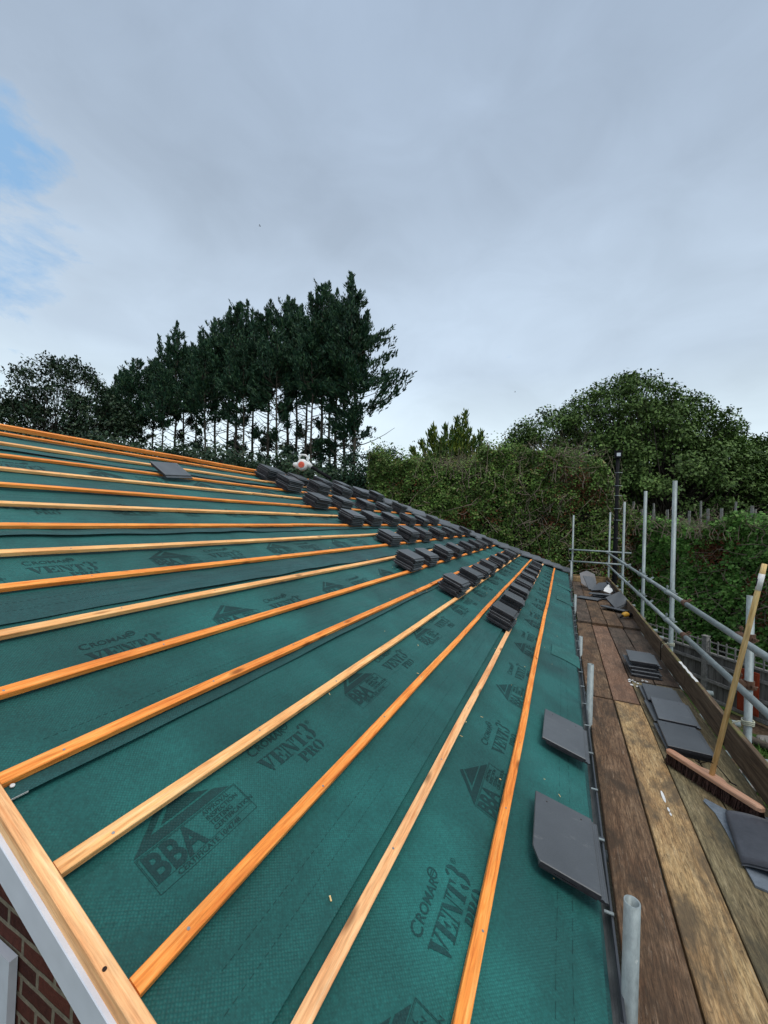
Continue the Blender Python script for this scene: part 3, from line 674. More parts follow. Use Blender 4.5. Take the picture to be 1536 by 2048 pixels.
for z, yA in ((-.775, 13.35), (-1.115, 13.45)):
    tube_part('guard_rail', (RX, -1.2, CZ+z-.02), (RX, 5.1, CZ+z)); tube_part('guard_rail', (RX, 5.105, CZ+z), (RX, 9.2, CZ+z+.004)); tube_part('guard_rail', (RX, 9.205, CZ+z+.004), (RX, yA, CZ+z+.01))
    for yj in (5.1, 9.2, 7.0):
        b = MB(); b.tube([(0, -.055, 0), (0, .055, 0)], .031, 14); b.tube([(.02, -.03, .025), (.05, -.03, .05)], .007, 8); b.tube([(.02, .03, .025), (.05, .03, .05)], .007, 8)
        b.build('sleeve_coupler', ['rust' if yj < 6 else 'galv'], sc, Matrix.Translation((RX, yj, CZ+z)))
for z in (-.74, -1.085): tube_part('end_rail', (.17, 13.24, CZ+z), (1.78, 13.24, CZ+z))
for y, zt_, lean in stds:
    for z in (-.775, -1.115):
        if zt_ > z: coupler((OX+(.03 if y == 3.77 else 0), y, CZ+z), 'y', 'rust' if y < 4.5 else 'galv') if False else coupler_at((OX, y, CZ+z)) if False else None
def coupler2(x, y, z, mat):
    b = MB(); b.tube([(0, 0, -.03), (0, 0, .03)], .033, 14); b.tube([(-.052, -.03, 0), (-.052, .03, 0)], .033, 14)
    b.box((-.045, -.022, -.022), (-.01, .022, .022)); b.tube([(.01, -.03, .0), (.01, -.085, 0)], .0065, 8); b.tube([(.01, -.06, 0), (.01, -.078, 0)], .013, 6)
    b.tube([(-.052, 0, .03), (-.052, -.012, .08)], .0065, 8); b.tube([(-.052, -.006, .055), (-.052, -.01, .072)], .013, 6); b.tube([(.03, .0, -.02), (.06, .03, -.02)], .0065, 8)
    b.build('coupler', [mat], sc, Matrix.Translation((x, y, z)))
for y, zt_, lean in stds:
    for z in (-.775, -1.115): coupler2(OX+(.0 if y != 3.77 else .03), y, CZ+z, 'rust' if y < 4.5 else 'galv') if zt_ > z or True else None
# transoms and ledgers under the boards
for y in (.6, 2.4, 3.9, 4.55, 5.25, 7.5, 7.95, 10.2, 12.5, 13.15): tube_part('transom', (-.02 if y > 12 else .1, y, DK-.066), (1.47, y, DK-.066))
for x in (.255+.052, OX-.05): tube_part('ledger', (x, -1.0, DK-.117), (x, 13.5, DK-.117))
# toe boards
def board(name, x0, x1, y0, y1, z1, th, mat, parent=None, rz=0, label=None, group=None, band=True):
    """grain along local x = world y"""
    L = y1-y0; Wd = x1-x0; b = MB(); nS = max(2, int(L/.2))
    c = .004; pr = [(-Wd/2+c, -th), (Wd/2-c, -th), (Wd/2, -th+c), (Wd/2, -c), (Wd/2-c, 0), (-Wd/2+c, 0), (-Wd/2, -c), (-Wd/2, -th+c)]
    b.prism(pr, 0, L, 0, None, nS); ph = random.random()*9
    b.v = [(x, y+.0012*math.sin(x*7+ph+y*20), z+.0016*math.sin(x*1.9+ph)+.0012*math.sin(x*5+y*30+ph)) for x, y, z in b.v]
    Mx = T((x0+x1)/2, y0, z1, 0, 0, PI/2+rz)
    o = b.build(name, [mat], parent, Mx)
    if label: tag(o, label, 'scaffold board', group)
    return o
GB = 'timber boards laid as the scaffold deck'
g0, g1, g2, g3, g4 = .246, .474, .699, .924, 1.157
bd = [(g0, g1, -.6, 4.365, 0, 'board1', 'dark brown flaking scaffold board in the foreground beside the gutter'),
      (g1, g2, -.6, 4.36, .001, 'board2', 'pale tan scaffold board in the foreground, second from the gutter'),
      (g2, g3, -.6, 5.0, -.001, 'board3', 'olive grey scaffold board running under the broom, third from the gutter'),
      (g3, g4, -.6, 5.02, .0, 'board3', 'olive grey scaffold board under the broom and beside the toe board'),
      (g0, g1, 4.385, 7.60, .002, 'board1', 'brown scaffold board beside the gutter in the middle of the deck'),
      (g1, g2, 4.385, 7.58, .0, 'board4', 'reddish scaffold board in the middle of the deck left of the stacked tiles'),
      (g2, g3, 5.03, 7.6, .001, 'boardk', 'dark stained scaffold board under the five stacked tiles'),
      (g3, g4, 5.05, 7.58, .002, 'boardk', 'dark scaffold board between the stacked tiles and the toe board'),
      (g0+.01, g1, 7.50, 12.75, .038, 'boardk', 'farther scaffold board beside the gutter, lapped over the middle boards'),
      (g1, g2, 7.47, 12.75, .039, 'board1', 'farther brown scaffold board, second from gutter, leading to the rubble pile'),
      (g2, g3, 7.46, 12.75, .038, 'board1', 'farther brown scaffold board, third from gutter, left of the yellow tool'),
      (g3, g4, 7.45, 12.75, .037, 'boardk', 'farther dark scaffold board under the yellow tool beside the toe board')]
for x0, x1, y0, y1, dz, mat, lab in bd:
    board('scaffold_board', x0+.005, x1-.005, y0, y1, DK+dz, .038, mat, None, random.uniform(-.0012, .0012), lab, GB)
tag(board('scaffold_board', .29, .71, 12.62, 12.8, DK+.16, .12, 'board2', None, 0), 'short brown timber offcut block standing at the far end of the deck', 'scaffold board')
def toe(x, y0, y1, lean):
    L = y1-y0; b = MB(); c = .004; th = .036; h = .225
    b.prism([(-th/2+c, 0), (th/2-c, 0), (th/2, c), (th/2, h-c), (th/2-c, h), (-th/2+c, h), (-th/2, h-c), (-th/2, c)], 0, L, 0, None, int(L/.2))
    ph = random.random()*9; b.v = [(a, y_+.002*math.sin(a*2+ph), z+.0025*math.sin(a*3+ph)*(z/h)) for a, y_, z in b.v]
    b.build('toe_board', ['toe'], sc, T(x, y0, DK+.001, 0, 0, PI/2) @ T(rx=lean))
toe(1.173, -.6, 4.95, .0); toe(1.171, 4.96, 9.3, .0); toe(1.169, 9.31, 12.9, .0)
b = MB(); b.box((0, -.019, 0), (.86, .019, .2)); b.build('toe_board', ['board2'], sc, T(.29, 12.86, DK+.002))
# pale paint smear on the toe board top
b = MB(); top_ = [(.004*math.sin(k*2.1)-.014, 4.60+k*.05) for k in range(13)]+[(.010+.004*math.sin(k*1.7), 4.60+k*.05) for k in range(12, -1, -1)]
n = len(top_); b.add([(x, y, .2262) for x, y in top_]+[(x, y, .2285) for x, y in top_], [tuple(range(n))[::-1], tuple(range(n, 2*n))]+[(i, (i+1) % n, n+(i+1) % n, n+i) for i in range(n)])
b.build('paint_smear', ['whitep'], sc, T(1.171, 0, DK+.001))
# rope ties round the standards
for y, z in ((3.77, -1.40), (5.9, -1.42)):
    b = MB()
    for r_, dz in ((.031, 0), (.032, .012), (.033, .024)):
        b.tube([(r_*math.cos(t)*1.05, r_*math.sin(t), dz+.004*math.sin(3*t)) for t in np.linspace(0, 2*PI, 17)], .005, 6)
    b.tube([(-.03, 0, .01), (-.055, -.01, .012), (-.085, .0, -.01), (-.09, .01, -.05)], .005, 6)
    b.build('rope_tie', ['tielime'], sc, Matrix.Translation((OX+(.0 if y != 3.77 else .03), y, CZ+z)), True)
    b = MB(); b.tube([(-.045, -.028, -.22), (-.047, -.03, .0), (-.02, .0, .018), (.0, .01, .0)], .004, 6); b.build('tie_wire', ['black'], sc, Matrix.Translation((1.19, y+.1, CZ+z)), True)
# ---------------------------------------------------------------- tiles on the deck
def dt(x, y, z, rz, lab, rx=0, ry=0): return place_tile(T(x, y, DK+z, rx, ry, rz), lab)
zz = .008
for k, (dx, dy, rz) in enumerate([(.0, -.06, .02), (.01, -.03, -.01), (-.02, .0, .04), (.015, .02, .0), (.0, .01, -.03)]):
    dt(.865+dx, 5.42+dy, zz+k*.031+.0, rz, 'grey tile, %s from bottom of the neat stack on the deck by the toe board' % ORD[k])
dt(.885, 4.62, .008, .01, 'grey tile underneath at the far end of the overlapping row on deck')
dt(.905, 4.60, .036, -.03, 'upper grey tile at the far end of the overlapping row on the deck')
dt(.875, 4.22, .010, .02, 'lower grey tile in the middle of the overlapping row on the deck')
dt(.91, 4.19, .052, -.03, 'upper grey tile with chipped corner in the middle of the overlapping deck row', .035)
dt(.87, 3.76, .006, .03, 'bottom grey tile of the near pair just behind the broom head')
dt(.885, 3.75, .036, -.02, 'top grey tile of the near pair just behind the broom head')
# torn sheet and the weathered tile in the right foreground
b = MB()
def xy_sheet(pts, z0, z1, mi=0):
    n = len(pts); vs = [(x, y, z0+.004*math.sin(9*x+7*y)) for x, y in pts]+[(x, y, z1+.006*math.sin(11*x+5*y)) for x, y in pts]
    b.add(vs, [tuple(range(n))[::-1], tuple(range(n, 2*n))]+[(i, (i+1) % n, n+(i+1) % n, n+i) for i in range(n)], mi)
xy_sheet([(.85, 2.42), (1.13, 2.36), (1.14, 3.0), (1.08, 3.02), (1.04, 2.97), (.99, 3.0), (.955, 2.95), (.915, 2.99), (.83, 3.06), (.815, 3.03), (.845, 2.93), (.85, 2.80)], DK+.004, DK+.010)
tag(b.build('torn_sheet', ['lead']), 'torn grey sheet material lying under the curved dark tile in the right foreground', 'sheet')
b = MB(); n = 14; pr = []
for k in range(n+1):
    t = k/n; pr.append((-.15+.30*t, .028+.022*math.sin(PI*t)**.7))
pr2 = [(y, z-.014) for y, z in pr[::-1]]
b.prism(pr+pr2 if False else [(y, z) for y, z in (pr2[::-1] + pr[::-1])], -.22, .22, 0, None, 8)
b.v = [(x, y*(1-(max(0, x-.12)*3.5)**2*.5), z-.03*max(0, (x-.16))*4) for x, y, z in b.v]
tag(b.build('curved_tile', ['tilew'], None, T(1.01, 2.72, DK+.004, 0, 0, PI/2-.13), True), 'dark curved tile with rounded corner on the torn grey sheet by the broom', 'tile')
# mortar smears and splashes
b = MB()
for cx, cy_, r_ in ((.73, 4.93, .05), (.76, 4.86, .03), (.70, 4.99, .02), (.83, 5.08, .03)):
    for _ in range(5):
        a = [(cx+random.uniform(-r_, r_), cy_+random.uniform(-r_, r_)*2) for _ in range(1)][0]; rr = random.uniform(.006, .017)
        b.add([(a[0]+rr*math.cos(t)*random.uniform(.6, 1.1), a[1]+rr*1.5*math.sin(t), DK+.0045) for t in np.linspace(0, 2*PI, 9)[:-1]], [tuple(range(8))])
for (cx, cy_, rx_, ry_) in ((.6, 2.96, .008, .06), (.605, 2.80, .005, .015), (.603, 2.84, .006, .02)):
    b.add([(cx+rx_*math.cos(t), cy_+ry_*math.sin(t), DK+.005) for t in np.linspace(0, 2*PI, 13)[:-1]], [tuple(range(12))])
tag(b.build('mortar_splashes', ['whitep']), 'pale dried mortar and paint splashes on the scaffold deck', 'splashes', None, 'stuff')
# ---------------------------------------------------------------- broom
def broom():
    a = Vector((.715, 3.40, 0)); c = Vector((1.055, 2.95, 0)); mid = (a+c)/2; L = (c-a).length + .02; ang = math.atan2((c-a).y, (c-a).x)
    root = empty('broom', Mx=T(mid.x, mid.y, DK, 0, 0, ang)); Mx = WM[root.name]
    tag(root, 'wide wooden broom with dark bristles and pale handle leaning on the guard rail', 'broom')
    b = MB(); h = L/2; w = .026; z0, z1 = .074, .100; pts = []
    outline = [(-h+.02, -w)] + [(h-.02, -w), (h, -w*.5), (h, w*.5), (h-.02, w), (.09, w), (.05, w+.022), (-.05, w+.022), (-.09, w), (-h+.02, w), (-h, w*.5), (-h, -w*.5)]
    n = len(outline); ins = .006
    def sc_(k, z): return [(x-(ins*k if x > 0 else -ins*k), y-(ins*k if y > 0 else -ins*k), z) for x, y in outline]
    vs = sc_(0, z0)+sc_(0, z1-.006)+sc_(1, z1)
    b.add(vs, [tuple(range(n))[::-1], tuple(range(2*n, 3*n))]+[(j*n+i, j*n+(i+1) % n, (j+1)*n+(i+1) % n, (j+1)*n+i) for j in range(2) for i in range(n)])
    b.build('head', ['broomw'], root, Mx @ T(ry=0))
    # bristles: rows of thin tapered tufts
    V, F = [], []; r = random.Random(3)
    for i in range(2600):
        x = r.uniform(-h+.012, h-.012); y = r.uniform(-w+.003, w-.003); dx, dy = r.gauss(0, .012), y*.35+r.gauss(0, .006); t = r.uniform(0, PI); o = len(V); wd = .0022
        c_, s_ = math.cos(t)*wd, math.sin(t)*wd
        V += [(x-c_, y-s_, z0+.002), (x+c_, y+s_, z0+.002), (x+dx+c_*.7, y+dy+s_*.7, r.uniform(.001, .012)), (x+dx-c_*.7, y+dy-s_*.7, r.uniform(.001, .012))]; F.append((o, o+1, o+2, o+3))
    npmesh('bristles', np.array(V), np.array(F), 'bristle', root, Mx)
    top = Vector((1.105, 3.12, CZ-.19)); foot = Mx @ Vector((.0, .012, .095))
    dv = (top-foot); z = dv.normalized(); x = z.orthogonal().normalized(); y = z.cross(x); Hx = Matrix(((x.x, y.x, z.x, foot.x), (x.y, y.y, z.y, foot.y), (x.z, y.z, z.z, foot.z), (0, 0, 0, 1)))
    Hx = Hx @ Matrix(((0, 0, -1, 0), (0, 1, 0, 0), (1, 0, 0, 0), (0, 0, 0, 1)))
    b = MB(); b.tube([(0, 0, 0), (dv.length*.96, 0, 0), (dv.length, 0, 0)], [.0145, .0140, .0125], 16)
    ho = b.build('handle', ['handle'], root, Hx, True)
    b = MB(); b.tube([(dv.length*.88, 0, 0), (dv.length*.955, 0, 0)], .0150, 16, 0); b.tube([(dv.length*.895, .004, 0), (dv.length*.93, .004, 0)], .0140, 16, 1)
    b.build('sticker', ['whitep', 'black'], ho, Hx, True)
    b = MB(); b.tube([(-.09, .03, .113), (-.02, .02, .17), (.0, -.012, .185), (.02, .02, .17), (.10, .03, .115)], .0028, 6); b.tube([(-.12, .03, .111), (-.08, .03, .1145)], .004, 6); b.tube([(.09, .03, .111), (.13, .03, .114)], .004, 6)
    b.build('brace_wire', ['black'], root, Mx, True)
broom()
# ---------------------------------------------------------------- far end pile
FZ = .04
def tz(x, y, z, rx, ry, rz, lab): place_tile(T(x, y, DK+FZ+z, rx, ry, rz), lab)
tz(.80, 10.0, .01, 0, 0, 1.45, 'bottom tile lying flat in the rubble pile at the far deck end')
tz(.84, 10.05, .045, .03, 0, 1.6, 'second tile up lying flat in the rubble pile at the far deck end')
tz(.78, 10.02, .085, -.04, .04, 1.4, 'third tile up lying flat in the rubble pile at the far deck end')
tz(.66, 11.2, .16, .75, .1, .5, 'tile propped steeply at the back left of the far rubble pile')
tz(.86, 11.0, .12, .4, -.2, -.6, 'tile tilted in the middle of the far rubble pile behind the white paper')
tz(1.02, 10.35, .19, .2, 1.0, .3, 'tile standing on edge against the toe board beside the white paper')
tz(1.00, 8.95, .16, .35, .75, -.5, 'dark tile leaning on the toe board just behind the yellow tool')
tz(.93, 8.75, .03, .05, .1, 1.1, 'dark tile lying loose in front of the rubble pile near the yellow tool')
tz(.55, 9.75, .012, 0, 0, 1.2, 'thin tile lying nearest the gutter in the far rubble pile')
b = MB()
P_ = [(-.09, -.05), (.04, -.09), (.10, -.02), (.07, .08), (.02, .13), (-.06, .03)]
b.add([(x, y, .012*math.sin(20*x+9*y)) for x, y in P_]+[(x*.98, y*.98, .006+.012*math.sin(20*x+9*y)) for x, y in P_], [tuple(range(6))[::-1], tuple(range(6, 12))]+[(i, (i+1) % 6, 6+(i+1) % 6, 6+i) for i in range(6)])
tag(b.build('paper_scrap', ['whitep'], None, T(.93, 10.1, DK+FZ+.2, .9, .1, .2)), 'white scrap of paper caught in the rubble pile at the far end', 'paper')
b = MB(); pts = [(.2, 0), (.17, .25), (-.02, .32), (-.2, .2), (-.17, -.1), (-.03, -.2)]
b.add([(x, y, .02*math.sin(8*x)) for x, y in pts]+[(x, y, .02*math.sin(8*x)+.006) for x, y in pts], [tuple(range(6))[::-1], tuple(range(6, 12))]+[(i, (i+1) % 6, 6+(i+1) % 6, 6+i) for i in range(6)])
tag(b.build('grey_flashing', ['tilew'], None, T(.62, 11.6, DK+FZ+.16, .9, .2, .3)), 'bent grey sheet standing at the back of the far rubble pile', 'sheet')
Mx = T(1.05, 8.15, DK+FZ+.06, 0, 0, 1.0); tool = empty('hand_tool', Mx=Mx); tag(tool, 'small yellow and black hand tool lying on the deck against the toe board', 'tool')
b = MB(); b.tube([(-.13, 0, 0), (-.09, 0, .01), (-.01, 0, .012), (.05, 0, 0)], [.02, .042, .045, .03], 12); b.build('grip', ['yellow'], tool, Mx, True)
b = MB(); b.tube([(.05, 0, 0), (.12, 0, -.01), (.16, 0, -.02)], [.032, .045, .02], 12); b.tube([(-.13, 0, 0), (-.2, .01, -.03)], [.02, .012], 8); b.build('motor', ['black'], tool, Mx, True)
# black pole with a small box on top
Mx = Matrix.Translation((1.46, 14.0, 0)); pole = empty('black_pole', Mx=Mx); tag(pole, 'tall black pole with small box on top behind the scaffold end', 'pole')
b = MB(); b.tube([(0, 0, 0), (0, 0, CZ-.3), (.005, 0, CZ+.4), (0, 0, CZ+2.1)], [.068, .063, .052, .048], 16); b.build('post', ['black'], pole, Mx, True)
b = MB(); b.box((-.09, -.08, CZ+2.1), (.09, .08, CZ+2.3)); b.box((-.10, -.09, CZ+2.301), (.10, .09, CZ+2.33)); b.build('housing', ['black'], pole, Mx)
b = MB(); b.box((-.04, -.095, CZ+2.15), (.06, -.081, CZ+2.25)); b.build('lens_plate', ['white'], pole, Mx)
for z in (1.65, 1.25, .95, .55, .2, -.35):
    b = MB(); b.tube([(-.068, 0, z+CZ), (.02, -.072, z+CZ), (.13, -.03, z+CZ)], .008, 6); b.build('cable_clip', ['galv'], pole, Mx)
# ---------------------------------------------------------------- ground and garden
b = MB(); b.add([(-260, -160, 0), (260, -160, 0), (260, 360, 0), (-260, 360, 0)], [(0, 1, 2, 3)])
tag(b.build('ground', ['ground']), 'garden ground of soil and grass around the house', None, None, 'structure')
b = MB(); b.box((-.2, -3, -.05), (1.6, 14.5, .05)); tag(b.build('path', ['core']), 'path along the house wall under the scaffold, its shade put into the colour', None, None, 'structure')  # near-black colour stands in for the shade seen between the deck boards
# garden fence
fa = Vector((5.9, 10.15, 0)); fb = Vector((-.1, 17.6, 0)); fd = (fb-fa).normalized(); fl = (fb-fa).length; fang = math.atan2(fd.y, fd.x)
Mf = T(fa.x, fa.y, 0, 0, 0, fang); fen = empty('garden_fence', Mx=Mf); tag(fen, 'weathered grey close board garden fence with square trellis along its top', 'fence')
HB = 1.27; nb = 5; bay = fl/nb
for k in range(nb+1):
    b = MB(); b.box((k*bay-.06, -.06, 0), (k*bay+.06, .06, HB+.42)); b.box((k*bay-.07, -.07, HB+.42), (k*bay+.07, .07, HB+.45)); b.build('post', ['fence'], fen, Mf)
for k in range(nb):
    x0, x1 = k*bay+.062, (k+1)*bay-.062; b = MB(); x = x0; i = 0
    while x < x1-.02:
        w = min(.1, x1-x); b.box((x+.003, -.03-.008*(i % 2), .06), (x+w-.003, -.012-.008*(i % 2)+.004, HB-.02+random.uniform(-.012, .012))); x += .1; i += 1
    b.build('fence_panel', ['fboard'], fen, Mf)
    b = MB()
    for z in (.10, .55, 1.0): b.box((x0, .0, z), (x1, .05, z+.075), 0)
    b.box((x0, -.05, HB), (x1, .05, HB+.045)); b.build('rail', ['fence'], fen, Mf)
    b = MB()
    for z in (.14, .30): b.box((x0, -.012, HB+.0+z), (x1, .008, HB+z+.028))
    xx = x0+.12
    while xx < x1: b.box((xx, .0085, HB+.046), (xx+.03, .028, HB+.36+random.uniform(-.02, .03))); xx += .2
    b.build('trellis', ['fence'], fen, Mf)
side_ = -1
# red board leaning on the fence (house side is local +y)
b = MB(); b.box((0, -.22, 0), (1.0, .22, .03)); b.box((.05, -.2, .0302), (.95, -.12, .045)); b.box((.05, .12, .0302), (.95, .2, .045)); b.box((.45, -.1195, .0302), (.53, .1195, .045))
pz = fa + fd*(1.55)
tag(b.build('red_board', ['redp'], None, Mf @ T(2.75, .115, .18, PI/2, 0, 0) @ T(ry=-PI/2) @ T(rx=0) if False else Mf @ T(2.75, .11, .22) @ Matrix(((0, 1, 0, 0), (0, 0, 1, 0), (1, 0, 0, 0), (0, 0, 0, 1)))), 'dark red painted board standing against the grey fence', 'board')
# stones, grass
def stone(x, y, r_, mat, lab, sq=.6):
    bm = bmesh.new(); bmesh.ops.create_icosphere(bm, subdivisions=3, radius=r_)
    ph = random.random()*20
    for v in bm.verts: k = 1+.22*math.sin(v.co.x/r_*2.3+ph)*math.cos(v.co.y/r_*2.9+ph)+.12*math.sin(v.co.z/r_*4+ph); v.co *= k; v.co.z *= sq
    me = bpy.data.meshes.new('stone'); bm.to_mesh(me); bm.free(); me.materials.append(M[mat]); o = link(bpy.data.objects.new('stone', me), None, T(x, y, r_*sq*.5, 0, 0, ph)); tag(o, lab, 'stone', 'stones in the garden below')
for x, y, r_, mt, lb in ((3.3, 9.4, .20, 'stonep', 'pink rounded stone lying in the garden right of the toe board'), (3.05, 9.2, .28, 'stone', 'large grey stone beside the pink one in the garden'), (4.1, 11.3, .14, 'stone', 'small grey stone near the foot of the fence'), (3.7, 11.0, .10, 'stonep', 'small pinkish stone near the foot of the fence'), (4.6, 10.9, .18, 'stone', 'grey stone against the fence foot at the right edge'), (3.5, 8.6, .22, 'stone', 'grey stone in the grass nearest the scaffold'), (3.9, 9.9, .12, 'stonep', 'little brownish stone between the grass and the fence')):
    stone(x, y, r_, mt, lb)
b = MB(); b.tube([(3.2, 11.6, .08), (3.7, 11.05, .1), (4.4, 10.4, .09)], [.07, .08, .06], 10); tag(b.build('log', ['bark'], None, None, True), 'pale old log lying along the soil in front of the fence', 'log')
def leaves(P, D, U, L_, W_, fold=.25):
    """one folded leaf per point; P base, D direction, U normal hint"""
    D = D/np.linalg.norm(D, axis=1, keepdims=True); S = np.cross(D, U); S /= (np.linalg.norm(S, axis=1, keepdims=True)+1e-9); N = np.cross(S, D)
    L_ = L_[:, None]; W_ = W_[:, None]
    v0 = P; v1 = P+D*L_*.45+S*W_*.5+N*W_*fold; v2 = P+D*L_; v3 = P+D*L_*.45-S*W_*.5+N*W_*fold
    V = np.stack([v0, v1, v2, v3], 1).reshape(-1, 3); n = len(P); i = np.arange(n)*4
    return V, np.stack([i, i+1, i+2, i+3], 1)
def rdir(n, bias=(0, 0, 0)):
    d_ = rng.normal(size=(n, 3))+np.array(bias); return d_/np.linalg.norm(d_, axis=1, keepdims=True)
n = 9000; P = np.stack([rng.uniform(2.4, 5.4, n), rng.uniform(7.0, 11.2, n), np.zeros(n)], 1)
msk = np.sin(P[:, 0]*2.1)+np.sin(P[:, 1]*1.7+1)+.5*np.sin(P[:, 0]*5+P[:, 1]*4) > .1; P = P[msk]
V, F = leaves(P, rdir(len(P), (0, 0, 2.5)), rdir(len(P)), rng.uniform(.06, .16, len(P)), rng.uniform(.01, .02, len(P)))
tag(npmesh('grass', V, F, 'grass'), 'green grass tufts in the garden below the scaffold', None, None, 'stuff')
# ---------------------------------------------------------------- hedges
def fbm(x, y, s=0):
    return (np.sin(x*1.3+s)+np.sin(y*1.7+s*2+.7*x)+.6*np.sin(2.9*x+1.1*y+s)+.5*np.sin(3.7*y-2.1*x+s*3)+.35*np.sin(6.1*x+4.3*y+s))/3.4
def hedge(name, label, pts, thick, top, n, leafsz, mat, extra=None, droop=0, stems=160, seed=1, cat='hedge', gap=.0, stemr=(.006, .018), topfuzz=.3):
    """pts: ground polyline (front face), hedge behind on the far side from the camera"""
    pts = [Vector((p[0], p[1])) for p in pts]; seg = [(b_-a).length for a, b_ in zip(pts, pts[1:])]; Lt = sum(seg)
    c0 = sum((p for p in pts), Vector((0, 0)))/len(pts)
    root = empty(name, (c0.x, c0.y, 0)); tag(root, label, cat)
    cum = np.cumsum([0]+seg); PX = np.array([p.x for p in pts]); PY = np.array([p.y for p in pts])
    tops = np.array(top)
    def at(s): return np.interp(s, cum, PX), np.interp(s, cum, PY)
    def nor(s):
        x1, y1 = at(np.clip(s+.3, 0, Lt)); x0, y0 = at(np.clip(s-.3, 0, Lt)); dx, dy = x1-x0, y1-y0; l = np.hypot(dx, dy)+1e-9
        nx, ny = dy/l, -dx/l
        xm, ym_ = at(s); f = np.where(nx*(-xm)+ny*(-ym_) > 0, 1, -1); return nx*f, ny*f      # towards the camera
    def tp(s): return np.interp(s, cum, tops)+.5*fbm(s*.9, s*0+3, seed)+.28*fbm(s*3, s*0, seed+2)
    # dark core
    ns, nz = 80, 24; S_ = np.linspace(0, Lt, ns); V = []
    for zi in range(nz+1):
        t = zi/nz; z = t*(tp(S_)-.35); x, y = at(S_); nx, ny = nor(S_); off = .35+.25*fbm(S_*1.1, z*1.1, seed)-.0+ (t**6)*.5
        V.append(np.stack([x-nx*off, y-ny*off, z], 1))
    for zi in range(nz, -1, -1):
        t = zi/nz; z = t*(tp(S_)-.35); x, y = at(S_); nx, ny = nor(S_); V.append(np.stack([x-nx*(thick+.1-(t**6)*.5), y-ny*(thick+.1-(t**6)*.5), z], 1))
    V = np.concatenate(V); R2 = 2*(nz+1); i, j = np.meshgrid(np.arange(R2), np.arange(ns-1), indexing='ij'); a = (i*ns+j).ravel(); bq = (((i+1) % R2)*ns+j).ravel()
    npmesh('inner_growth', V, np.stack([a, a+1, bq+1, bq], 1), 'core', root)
    # leaves
    r = np.random.default_rng(seed); s = r.uniform(0, Lt, n); tps = tp(s); zc = 1-r.uniform(0, 1, n)**1.15*.97; z = zc*tps
    x, y = at(s); nx, ny = nor(s)
    surf = .32*fbm(s*1.1, z*1.1, seed)+.16*fbm(s*3.3, z*3.1, seed+1)+.12*fbm(s*7.3, z*8.1, seed+4)
    dep = r.exponential(.13, n)-.05
    ontop = r.uniform(0, 1, n) < .22
    off = surf-dep; x1 = x+nx*off; y1 = y+ny*off
    back = r.uniform(0, thick, n); x1 = np.where(ontop, x-nx*back, x1); y1 = np.where(ontop, y-ny*back, y1); z = np.where(ontop, tps+r.normal(0, topfuzz*.5, n)-.25, z)
    # sparse patches
    keep = (fbm(s*1.7+5, z*1.9, seed+7)+r.uniform(-.6, .6, n) > gap-.55)
    P = np.stack([x1, y1, z], 1)[keep]; nn = len(P)
    Nn = np.stack([nx, ny, np.full(n, .55)], 1)[keep]
    Dd = np.stack([r.normal(0, 1, nn), r.normal(0, 1, nn), r.normal(-droop, .8, nn)], 1)+Nn*.4
    Un = Nn+r.normal(0, .45, (nn, 3))
    sz = leafsz*r.uniform(.6, 1.3, nn)
    V, F = leaves(P, Dd, Un, sz, sz*r.uniform(.6, 1.0, nn), .12)
    npmesh('foliage', V, F, mat, root)
    if extra:
        m2, frac, sd = extra; k = int(n*frac); cs = r.uniform(0, Lt, 10); cz = r.uniform(.35, .9, 10); pick = r.integers(0, 10, k)
        s = cs[pick]+r.normal(0, .35, k); s = np.clip(s, 0, Lt); x, y = at(s); nx, ny = nor(s); z = cz[pick]*tp(s)+r.normal(0, .25, k); off = .28*fbm(s*1.1, z*1.1, seed)+.03+r.normal(0, .05, k)
        P = np.stack([x+nx*off, y+ny*off, z], 1); V, F = leaves(P, rdir(k, (0, 0, -1)), rdir(k), leafsz*r.uniform(.5, 1.2, k), leafsz*r.uniform(.4, .8, k)); npmesh('dead_foliage', V, F, m2, root)
    b = MB(); rr = random.Random(seed)
    for _ in range(stems):
        s0 = rr.uniform(0, Lt); z0 = rr.uniform(.15, 1.0)*float(tp(np.array(s0))); L = rr.uniform(.5, 1.6); pt = []
        ds = rr.gauss(0, .5); dz = rr.uniform(-.6, 1.0)
        for k in range(4):
            sk = min(max(s0+ds*L*k/3+rr.gauss(0, .05), 0), Lt); zk = z0+dz*L*k/3+rr.gauss(0, .05); zk = min(zk, float(tp(np.array(sk)))+.3); xx, yy_ = at(np.array(sk)); ax, ay = nor(np.array(sk)); of = .10+.3*float(fbm(np.array(sk*1.1), np.array(zk*1.1), seed))+rr.uniform(-.1, .16)
            pt.append((float(xx+ax*of), float(yy_+ay*of), max(.05, zk)))
        r1 = rr.uniform(*stemr); b.tube(pt, [r1, r1*.8, r1*.6, r1*.3], 4)
    if stems: b.build('stems', ['twig'], root)
    return root
hedge('ivy_hedge', 'high bank of bright green ivy behind the garden fence on the right', [(8.6, 12.2), (6.2, 14.6), (3.6, 17.6), (2.1, 19.0)], 2.0, [CZ+.1, CZ+.1, CZ+.25, CZ+.5], 80000, .11, 'ivy', ('dead', .03, 1), .5, 300, 3)
hedge('bramble_hedge', 'tangled brown and green hedge behind the scaffold end with bare stems', [(2.6, 18.6), (1.4, 16.6), (-.3, 16.4), (-2.0, 16.2)], 2.2, [CZ+.8, CZ+2.3, CZ+2.75, CZ+2.6], 60000, .09, 'ivyd', ('dead', .05, 1), .5, 340, 9, gap=.12, stemr=(.006, .022))
